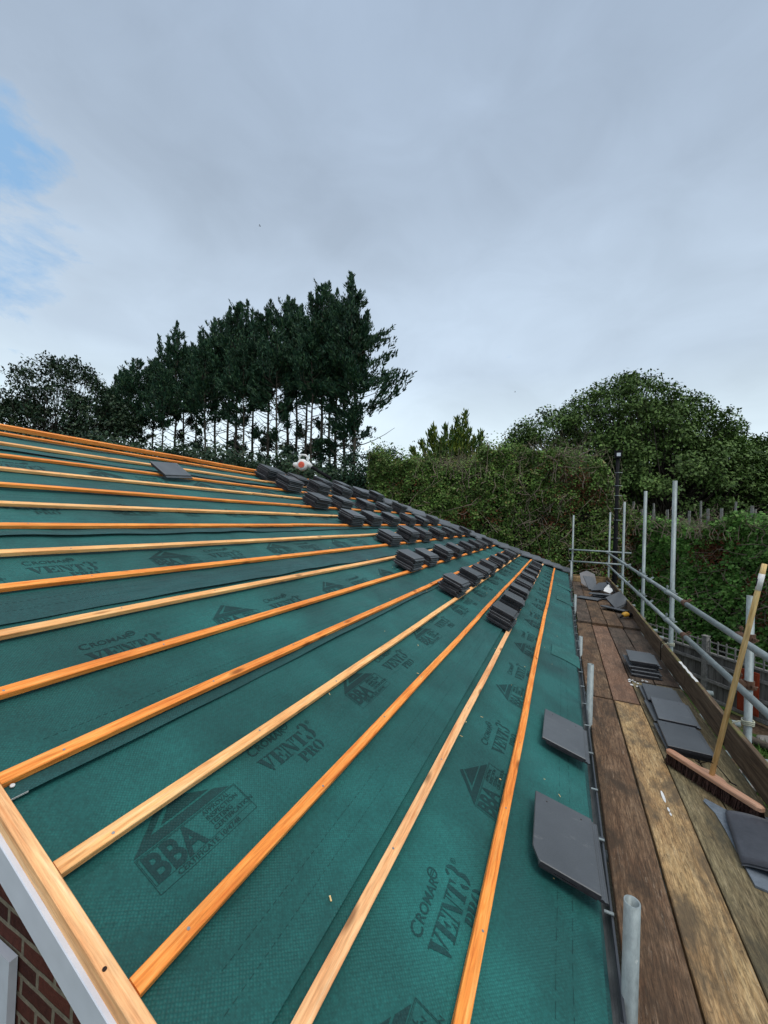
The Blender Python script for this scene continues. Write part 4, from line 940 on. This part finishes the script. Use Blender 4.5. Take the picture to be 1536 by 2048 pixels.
hedge('overgrown_hedge', 'tall shaggy dark green hedge rising behind the far roof corner', [(-1.8, 16.3), (-4.6, 15.9), (-7.9, 15.5)], 2.4, [CZ+2.6, CZ+2.3, CZ+2.75], 80000, .095, 'ivyd', ('dead', .02, 1), .3, 130, 14, gap=.0, topfuzz=.7)
hedge('low_hedge', 'low dark green scrub behind the ridge at the foot of the conifers', [(-6.9, 16.3), (-9.5, 15.9), (-13, 14.8), (-19, 12.2), (-28, 10)], 3.0, [CZ+2.1, CZ+2.2, CZ+2.5, CZ+3.1, CZ+3.5], 44000, .15, 'oak', None, .2, 0, 21, topfuzz=.7)
# old stakes of a wire fence along the top of the ivy bank
rt = empty('old_paling_fence', (4, 19, 0)); tag(rt, 'row of old grey wooden palings sticking out above the ivy bank', 'fence')
rr = random.Random(5); x = 0
A_ = Vector((8.6, 13.4)); Bq = Vector((2.2, 20.0)); Ls = (Bq-A_).length
while x < Ls:
    p = A_+(Bq-A_)*(x/Ls); h_ = CZ+.62+rr.uniform(-.12, .25)+.25*(x/Ls); w = rr.uniform(.05, .09)
    b = MB(); b.box((-w/2, -.015, 0), (w/2, .015, h_)); b.build('paling', ['fence'], rt, T(p.x, p.y, 0, rr.gauss(0, .02), rr.gauss(0, .03), -.8)); x += rr.choice([.16, .2, .3, .55])
# bare scrub twigs over the ivy bank
def brush(name, label, c, n, h, sp, seed):
    b = MB(); r = random.Random(seed)
    for _ in range(n):
        x, y = c[0]+r.gauss(0, sp[0]), c[1]+r.gauss(0, sp[1]); a = r.uniform(0, 2*PI); ln = r.uniform(.5, 1)*h; pts = [(x, y, c[2])]; dx, dy = math.cos(a)*r.uniform(.1, .8), math.sin(a)*r.uniform(.1, .8)
        for k in range(1, 6): t = k/5; pts.append((x+dx*ln*t*t+r.gauss(0, .04), y+dy*ln*t*t+r.gauss(0, .04), c[2]+ln*(t-.35*t*t*abs(dx)*2)))
        b.tube(pts, [.012, .01, .008, .006, .005, .003], 4)
        for k in range(2, 6):
            p = pts[k]; b.tube([p, (p[0]+r.gauss(0, .15), p[1]+r.gauss(0, .15), p[2]+r.uniform(.0, .25))], [.005, .002], 3)
    tag(b.build(name, ['twig']), label, 'bush')
brush('bare_bush', 'tangle of bare grey twigs above the ivy bank beside the palings', (5.6, 17.2, CZ-.3), 190, 1.1, (1.6, 1.2), 4)
brush('bare_bush', 'fine bare twigs rising from the hedge top left of the black pole', (-.4, 17.3, CZ+1.6), 130, 2.1, (.8, .6), 6)
brush('bare_bush', 'brown bare branches at the foot of the golden conifer', (-4.2, 16.4, CZ+1.7), 110, 1.5, (.8, .4), 8)
# ---------------------------------------------------------------- trees
def conifer_mesh(Ht, crown0, Rad, seed, tufts=1.0, lean=-.03, mat='conif', windy=.35, trunk_r=.16, bark='bark', side_bias=None, leafmul=1.0, mat_spikes=9):
    r = np.random.default_rng(seed); rr = random.Random(seed); b = MB()
    nseg = 9; tp_ = [(lean*Ht*(k/nseg)**2+rr.gauss(0, .04), rr.gauss(0, .05), Ht*k/nseg) for k in range(nseg+1)]
    b.tube(tp_, [trunk_r*(1-.92*k/nseg) for k in range(nseg+1)], 8)
    def tr(z): k = min(z/Ht*nseg, nseg-1e-3); i = int(k); f = k-i; return tuple(tp_[i][j]*(1-f)+tp_[i+1][j]*f for j in range(3))
    Ps, Ds, Ls = [], [], []
    z = crown0*.40
    while z < Ht*.985:
        t = (z-crown0)/(Ht-crown0)
        bare = t < 0
        prof_ = max(.07, (1-t)**.9*(.55+.45*math.sin(min(1, max(0, t)*2.2)*PI/2))) if not bare else .55
        a = rr.uniform(0, 2*PI); L = Rad*prof_*rr.uniform(.65, 1.15)
        if side_bias: L *= 1+side_bias*max(0, math.cos(a))*(1.0 if t < .8 else .3)
        rise = rr.uniform(.2, .6)+.25*max(0, t)
        p0 = Vector(tr(z)); pts = []; 
        for k in range(5):
            f = k/4; pts.append(p0+Vector((math.cos(a)*L*f+lean*0 - windy*.35*L*f*f*(1 if t > .3 else 0), math.sin(a)*L*f, L*rise*(f*.5+f*f*.55))))
        rb = .012+.022*(1-max(0, t))
        b.tube(pts, [rb, rb*.8, rb*.6, rb*.45, rb*.25], 4)
        if not bare or rr.random() < .20:
            nt = max(3, int(L*6.5*tufts))
            for q in range(nt):
                f = .22+.80*(q+rr.random())/nt if not bare else .6+.4*rr.random()
                k = min(f*4, 3.999); i = int(k); g_ = k-i; p = pts[i].lerp(pts[i+1], g_); w_ = .14*L*(1-f*.4)
                p = p+Vector((rr.gauss(0, w_), rr.gauss(0, w_), rr.gauss(0, w_*.6)))
                d_ = (Vector((math.cos(a), math.sin(a), 0))*.75+Vector((-windy, 0, .75+.4*max(0, t)))).normalized()
                m = int(13*leafmul); TL = rr.uniform(.45, .95)*(.6+.4*prof_)*(1.25 if rr.random() < .2 else .85)
                for _ in range(m):
                    u_ = rr.random(); Ps.append(p+d_*TL*u_+Vector((rr.gauss(0, .07), rr.gauss(0, .07), rr.gauss(0, .05)))*(1.3-u_)); Ds.append(d_+Vector((rr.gauss(0, .5), rr.gauss(0, .5), rr.gauss(.1, .35)))); Ls.append(rr.uniform(.17, .36)*(1.15-.4*u_))
        z += rr.uniform(.09, .22) if not bare else rr.uniform(.09, .28)
    if mat_spikes:
        for k in range(mat_spikes):
            a = rr.uniform(0, 2*PI); ro = rr.uniform(.2, Rad*.5) if k else 0; zb = Ht*rr.uniform(.86, .92)-ro*1.5 if k else Ht*.88; c_ = Vector(tr(zb)); p0 = c_+Vector((math.cos(a)*ro, math.sin(a)*ro, 0)); p1 = p0+Vector((math.cos(a)*.25-windy*.5, math.sin(a)*.25, rr.uniform(1.7, 3.0))); b.tube([c_-Vector((0, 0, .6)), p0, p1], [.03, .02, .005], 4)
            for _ in range(300):
                f = rr.random()**.8; w_ = .27*(1-f)**1.1+.03; Ps.append(p0.lerp(p1, f)+Vector((rr.gauss(0, w_), rr.gauss(0, w_), 0))); Ds.append((p1-p0).normalized()+Vector((rr.gauss(0, .35), rr.gauss(0, .35), rr.gauss(0, .2)))); Ls.append(rr.uniform(.14, .30))
    # leader
    for _ in range(40):
        p = Vector(tr(Ht*rr.uniform(.93, .999))); Ps.append(p+Vector((rr.gauss(0, .05), rr.gauss(0, .05), 0))); Ds.append(Vector((-windy*.6, 0, 1))+Vector((rr.gauss(0, .3), rr.gauss(0, .3), 0))); Ls.append(rr.uniform(.2, .4))
    P = np.array([tuple(p) for p in Ps]); D = np.array([tuple(p) for p in Ds]); L = np.array(Ls)
    V, F = leaves(P, D, rdir(len(P)), L, L*.32, .2)
    return b, V, F
def conifer(name, label, args, Mx, group, mat='conif', bark='bark'):
    root = empty(name, Mx=Mx); tag(root, label, 'tree', group); b, V, F = conifer_mesh(**args)
    b.build('trunk', [bark], root, Mx, True); npmesh('crown', V, F, mat, root, Mx); print(name, len(F)); return root
variants = [dict(Ht=19, crown0=12.6, Rad=2.5, seed=31, windy=.35, leafmul=1.15, tufts=1.7), dict(Ht=18.6, crown0=12.1, Rad=2.3, seed=32, windy=.25, leafmul=1.15, tufts=1.7), dict(Ht=18.2, crown0=13.0, Rad=2.2, seed=33, windy=.45, leafmul=1.15, tufts=1.7), dict(Ht=18.6, crown0=12.0, Rad=2.6, seed=34, windy=.3, leafmul=1.15, tufts=1.7)]
base = []
# (px position along the view: direction computed from bearing), distance, scale, variant
def bear(px, dep):      # world xy of the point seen at photo column px (at the horizon) at depth dep
    a = Vector(cf)*1.0 + Vector(cr)*((px-768)/FPX); a *= dep; return a.x, a.y
TR = [(215, 27, .72, 2), (262, 27.5, .79, 0), (300, 28.5, .88, 1), (345, 28, .93, 3), (392, 29, .93, 2), (425, 27, .98, 0), (468, 26.5, .99, 1), (505, 28, 1.03, 2), (535, 25.5, .96, 3), (572, 26.5, 1.02, 0), (610, 25, .99, 2), (640, 24, .99, 1), (668, 25, 1.03, 3), (690, 23.5, .96, 2), (245, 30, .8, 1), (365, 31, .98, 0), (450, 31, 1.08, 3), (590, 29.5, 1.1, 1), (320, 26, .80, 2), (408, 25.5, .82, 1), (486, 24.5, .84, 3), (552, 23.8, .84, 0), (624, 22.8, .82, 2), (655, 26.5, 1.0, 0)]
GC = 'row of tall conifers behind the roof'
protos = {}
for k, (px, dep, s_, vi) in enumerate(TR):
    x, y = bear(px, dep); Mx = T(x, y, 0, 0, 0, rng.uniform(-.5, .5)) @ Matrix.Scale(s_*(.975+.035*math.sin(k*2.4)), 4)
    lab = 'tall dark conifer with bare lower trunk, %s from left in the row behind the roof' % ORD[sorted([t[0] for t in TR]).index(px)]
    if vi not in protos: protos[vi] = conifer('conifer_tree', lab, variants[vi], Mx, GC)
    else:
        src = protos[vi]; o = src.copy(); COL.objects.link(o); o.matrix_basis = Mx; o['label'] = lab; o['group'] = GC
        for c in src.children: q = c.copy(); COL.objects.link(q); q.parent = o
x, y = bear(708, 22.5)
conifer('conifer_tree', 'broad spreading conifer with long bare side branches at the right end of the row', dict(Ht=17.6, crown0=8.6, Rad=2.9, seed=41, windy=.1, side_bias=.3, tufts=1.6, leafmul=1.1), T(x, y, 0, 0, 0, yaw), None)
x, y = bear(905, 19)
def golden():
    Mx = T(x, y, 0, 0, 0, yaw); root = empty('golden_conifer', Mx=Mx); tag(root, 'small yellow green conifer with upswept spiky tips above the hedge', 'tree')
    r = random.Random(77); b = MB(); P, D, L = [], [], []
    b.tube([(0, 0, 0), (0, 0, 3), (.05, 0, 6)], [.14, .12, .07], 8)
    spikes = [(.05, 9.3), (.35, 9.7), (-.3, 9.05), (-.75, 9.0), (-1.15, 8.3), (.85, 8.6), (1.3, 8.0), (1.7, 7.7), (-1.5, 7.7), (.6, 9.0), (-.95, 8.5), (1.05, 8.2), (-.1, 8.8), (-1.3, 7.4), (1.9, 7.2), (.2, 8.4), (-.5, 8.0), (.8, 7.8), (-1.7, 7.0), (1.5, 7.1)]
    for q, (dx, top) in enumerate(spikes+[(a+r.gauss(0, .25), t_-.6*r.random()-.5) for a, t_ in spikes]):
        yy_ = r.gauss(0, .55); dx *= 1.35; p0 = Vector((dx*.15, yy_*.2, 5.6+r.random())); p2 = Vector((dx, yy_, top)); p1 = Vector((dx*.75, yy_*.8, (p0.z+top)/2-.25)); b.tube([p0, p1, p2], [.03, .02, .006], 4)
        for _ in range(460):
            f = r.random()**.75; a = p0.lerp(p1, f*2) if f < .5 else p1.lerp(p2, f*2-1); w_ = .30*(1-f)+.045
            P.append(tuple(a+Vector((r.gauss(0, w_), r.gauss(0, w_), r.gauss(0, .06))))); d_ = (p2-p1).normalized()+Vector((r.gauss(0, .3), r.gauss(0, .3), r.gauss(0, .2))); D.append(tuple(d_)); L.append(r.uniform(.16, .32))
    b.build('trunk', ['barkd'], root, Mx, True); P, D, L = map(np.array, (P, D, L)); V, F = leaves(P, D, rdir(len(P)), L, L*.3, .2); npmesh('crown', V, F, 'conifg', root, Mx)
golden()
def clump_tree(name, label, Mx, blobs, nclump, perc, leafsz, mat, trunk_h, trunk_r, seed, sig=.42, droop=.8, bark='barkd', inner=.25, forks=3):
    r = np.random.default_rng(seed); rr = random.Random(seed); root = empty(name, Mx=Mx); tag(root, label, 'tree')
    C = []; wts = np.array([b_[3]*b_[4]*b_[5] for b_ in blobs])**.67; wts /= wts.sum()
    while len(C) < nclump:
        b_ = blobs[r.choice(len(blobs), p=wts)]; d_ = r.normal(size=3); d_ /= np.linalg.norm(d_); rad = 1-abs(r.normal(0, .10)) if r.uniform() > inner else r.uniform(.3, .9)
        p = np.array(b_[:3])+d_*np.array(b_[3:6])*rad
        if p[2] < trunk_h*.75: continue
        ins = any((((p-np.array(q[:3]))/np.array(q[3:6]))**2).sum() < .55 for q in blobs if q is not b_)
        if ins and r.uniform() > inner: continue
        C.append(p)
    C = np.array(C); b = MB(); tops = []
    for k in range(forks):
        a = 2*PI*k/forks+rr.random(); q = Vector((math.cos(a)*trunk_r*4*rr.uniform(.6, 2.2), math.sin(a)*trunk_r*4, trunk_h*rr.uniform(1.25, 1.7))); b.tube([(0, 0, 0), (0, 0, trunk_h*.55), (q.x*.3, q.y*.3, trunk_h*.9), tuple(q)], [trunk_r, trunk_r*.8, trunk_r*.6, trunk_r*.42], 8); tops.append(q)
    for c in C:
        c = Vector(c); t0 = min(tops, key=lambda q: (q-c).length); s_ = t0*rr.uniform(.6, 1.0); m = s_.lerp(c, .5)+Vector((rr.gauss(0, .3), rr.gauss(0, .3), rr.uniform(-.2, .5))); b.tube([s_, m, c], [trunk_r*.16, trunk_r*.1, .012], 4)
    b.build('trunk', [bark], root, Mx, True)
    n = nclump*perc; idx = np.repeat(np.arange(nclump), perc); o = r.normal(0, sig, (n, 3))*np.array([1, 1, .75]); o *= np.minimum(1, 1.9*sig/(np.linalg.norm(o, axis=1, keepdims=True)+1e-9)); P = C[idx]+o
    out = P-np.array([0, 0, trunk_h*1.2]); out /= np.linalg.norm(out, axis=1, keepdims=True)
    D = r.normal(0, .8, (n, 3))+out*.5+np.array([0, 0, -droop]); U = out+np.array([0, 0, .6])+r.normal(0, .45, (n, 3)); sz = leafsz*r.uniform(.6, 1.25, n)
    V, F = leaves(P, D, U, sz, sz*r.uniform(.45, .7, n), .15); npmesh('crown', V, F, mat, root, Mx); print(name, n)
# big broadleaf on the right
x, y = bear(1300, 21)
Mb = T(x, y, 0, 0, 0, yaw)       # local x = to the right in the picture
clump_tree('broadleaf_tree', 'huge rounded broadleaf tree with drooping leaves on the right', Mb,
   [(-1.6, 0, 8.9, 3.2, 3.2, 3.6), (1.6, .6, 8.3, 3.2, 3.2, 3.3), (-4.7, .3, 7.9, 2.9, 2.8, 2.8), (5.0, .8, 7.0, 3.0, 3.2, 2.7), (.5, -1.0, 6.8, 5.2, 3.0, 2.3), (4.8, -1, 6.0, 3.6, 3.0, 2.0), (-6.0, .2, 7.2, 2.0, 2.2, 2.2), (7.6, .6, 5.6, 2.4, 2.6, 2.2)], 1350, 130, .17, 'broad', 3.6, .34, 61, sig=.27, droop=1.0, inner=.30)
x, y = bear(118, 26)
clump_tree('oak_tree', 'open crowned dark broadleaf tree at the far left beyond the ridge', T(x, y, 0, 0, 0, yaw), [(-.2, 0, 10.6, 3.3, 2.8, 3.4), (-2.9, 0, 9.0, 1.9, 2, 2.2), (2.6, 0, 9.3, 2.2, 2.2, 2.6), (0, 0, 7.6, 3.2, 2.8, 1.6)], 420, 90, .2, 'oak', 4.2, .24, 66, sig=.28, droop=.1, inner=.25)
x, y = bear(40, 25)
clump_tree('young_tree', 'small thin leaved tree at the extreme left just above the ridge', T(x, y, 0, 0, 0, yaw), [(0, 0, 7.6, 1.1, 1.1, 2.0)], 60, 50, .14, 'oak', 3.6, .1, 68, sig=.3, droop=.2, inner=.5)
x, y = bear(760, 19.5)
clump_tree('dark_shrub_tree', 'bushy dark green shrub between the conifers and the golden conifer', T(x, y, 0, 0, 0, yaw), [(0, 0, 6.2, 2.6, 1.6, 1.55), (2.8, 0, 6.0, 2.0, 1.4, 1.3)], 120, 110, .15, 'conif', 3.6, .12, 71, sig=.32, droop=.0, inner=.4)
# ---------------------------------------------------------------- birds
def bird(px, py, dep, lab):
    d_ = cf + cr*((px-768)/FPX) - cu*((py-1024)/FPX); p = Vector((0, 0, CZ))+d_*dep
    b = MB(); b.tube([(-.2, 0, 0), (-.08, 0, .01), (.1, 0, 0), (.2, 0, -.01)], [.01, .05, .06, .01], 8)
    b.add([(.08, 0, .02), (-.05, 0, .02), (-.12, .35, .12), (.0, .38, .13)], [(0, 1, 2, 3)]); b.add([(.08, 0, .02), (-.05, 0, .02), (-.12, -.35, .12), (.0, -.38, .13)], [(3, 2, 1, 0)])
    b.add([(-.18, -.03, 0), (-.18, .03, 0), (-.3, .06, 0), (-.3, -.06, 0)], [(0, 1, 2, 3)])
    tag(b.build('bird', ['bird'], None, Matrix.Translation(p) @ T(rz=yaw)), lab, 'bird')
bird(520, 452, 90, 'tiny dark bird flying high above the conifers'); bird(1030, 784, 110, 'tiny dark bird flying low between the golden conifer and the big tree')
# ---------------------------------------------------------------- sky and light
w = bpy.data.worlds.new('World'); scene.world = w; w.use_nodes = True; nt = w.node_tree; nt.nodes.clear()
def N(t, **k):
    nd = nt.nodes.new(t)
    for a, v in k.items(): setattr(nd, a, v)
    return nd
Lk = nt.links.new
SUN_EL, SUN_AZ = math.radians(60), math.radians(125)
out = N('ShaderNodeOutputWorld'); bg = N('ShaderNodeBackground'); Lk(bg.outputs[0], out.inputs[0])
sky = N('ShaderNodeTexSky', sky_type='NISHITA', sun_disc=False, sun_elevation=SUN_EL, sun_rotation=SUN_AZ)
skm = N('ShaderNodeVectorMath', operation='SCALE'); skm.inputs['Scale'].default_value = .085; Lk(sky.outputs[0], skm.inputs[0])
tc = N('ShaderNodeTexCoord'); sp = N('ShaderNodeSeparateXYZ'); Lk(tc.outputs['Generated'], sp.inputs[0])
def math_(op, a, b=None, c=None):
    nd = N('ShaderNodeMath', operation=op)
    for i, v in enumerate((a, b, c)):
        if v is None: continue
        if isinstance(v, (int, float)): nd.inputs[i].default_value = v
        else: Lk(v, nd.inputs[i])
    return nd.outputs[0]
cv = N('ShaderNodeVectorMath', operation='NORMALIZE'); Lk(tc.outputs['Generated'], cv.inputs[0])
def noise(scale, det, rough, dist=0, off=0):
    nd = N('ShaderNodeTexNoise'); nd.inputs['Scale'].default_value = scale; nd.inputs['Detail'].default_value = det; nd.inputs['Roughness'].default_value = rough; nd.inputs['Distortion'].default_value = dist
    mp = N('ShaderNodeMapping'); mp.inputs['Location'].default_value = (off, off*.7, 0); mp.inputs['Rotation'].default_value = (.2, .35, .5); mp.inputs['Scale'].default_value = (1, .8, 1.9); Lk(cv.outputs[0], mp.inputs['Vector']); Lk(mp.outputs[0], nd.inputs['Vector']); return nd.outputs['Fac']
def ramp(f, st_):
    nd = N('ShaderNodeValToRGB'); c = nd.color_ramp
    while len(c.elements) < len(st_): c.elements.new(.5)
    for e, (p, v) in zip(c.elements, st_): e.position = p; e.color = (*v, 1) if isinstance(v, tuple) else (v, v, v, 1)
    Lk(f, nd.inputs[0]); return nd.outputs[0]
def mixc(f, a, b, mode='MIX'):
    nd = N('ShaderNodeMix', data_type='RGBA', blend_type=mode)
    for s_, v in ((nd.inputs[0], f), (nd.inputs[6], a), (nd.inputs[7], b)):
        if isinstance(v, (int, float)): s_.default_value = v
        elif isinstance(v, tuple): s_.default_value = (*v, 1)
        else: Lk(v, s_)
    return nd.outputs[2]
n1 = noise(1.6, 3, .45, .25, 2.6); n2 = noise(5.5, 7, .55, .6, 5.0)
# elevation gradient of an overcast sky: pale at the horizon, grey above, bright overhead
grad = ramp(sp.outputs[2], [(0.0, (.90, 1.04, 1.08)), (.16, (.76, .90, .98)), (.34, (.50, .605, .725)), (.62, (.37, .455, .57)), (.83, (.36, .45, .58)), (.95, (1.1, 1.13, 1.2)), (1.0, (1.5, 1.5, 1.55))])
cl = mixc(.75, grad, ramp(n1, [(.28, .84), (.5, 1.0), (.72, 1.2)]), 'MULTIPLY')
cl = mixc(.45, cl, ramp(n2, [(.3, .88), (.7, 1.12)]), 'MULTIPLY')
def blob(px, py, r0_, r1_):
    d_ = (cf + cr*((px-768)/FPX) - cu*((py-1024)/FPX)).normalized(); dp = N('ShaderNodeVectorMath', operation='DOT_PRODUCT'); nrmz = N('ShaderNodeVectorMath', operation='NORMALIZE'); Lk(tc.outputs['Generated'], nrmz.inputs[0]); Lk(nrmz.outputs[0], dp.inputs[0]); dp.inputs[1].default_value = tuple(d_)
    return ramp(dp.outputs['Value'], [(math.cos(r1_), 0.0), (math.cos(r0_), 1.0)])
b1 = blob(-60, 300, .01, .15); b2 = blob(50, 530, .01, .14); b3 = blob(-200, 640, .02, .2)
n3 = noise(16, 8, .65, .3, 9.0)
bl = math_('MAXIMUM', math_('MAXIMUM', b1, b2), math_('MULTIPLY', b3, .6))
hole = ramp(math_('ADD', math_('MULTIPLY', bl, .8), math_('ADD', math_('MULTIPLY', math_('SUBTRACT', n2, .5), 1.9), math_('MULTIPLY', math_('SUBTRACT', n3, .5), 1.2))), [(.50, 0.0), (1.1, .9)])
Bc = mixc(.6, skm.outputs[0], (.33, .62, .98))
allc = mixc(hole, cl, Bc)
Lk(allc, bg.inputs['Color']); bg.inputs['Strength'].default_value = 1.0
sl = bpy.data.lights.new('sun', 'SUN'); sl.energy = 1.5; sl.angle = math.radians(28); sl.color = (1, .96, .9)
so = bpy.data.objects.new('sun', sl); COL.objects.link(so)
sd = Vector((math.cos(SUN_EL)*math.sin(SUN_AZ), math.cos(SUN_EL)*math.cos(SUN_AZ), math.sin(SUN_EL))); so.rotation_euler = (-sd).to_track_quat('-Z', 'Y').to_euler()
vs = scene.view_settings; vs.view_transform = 'Standard'; vs.look = 'None'; vs.gamma = 1; vs.exposure = .15; vs.use_curve_mapping = False
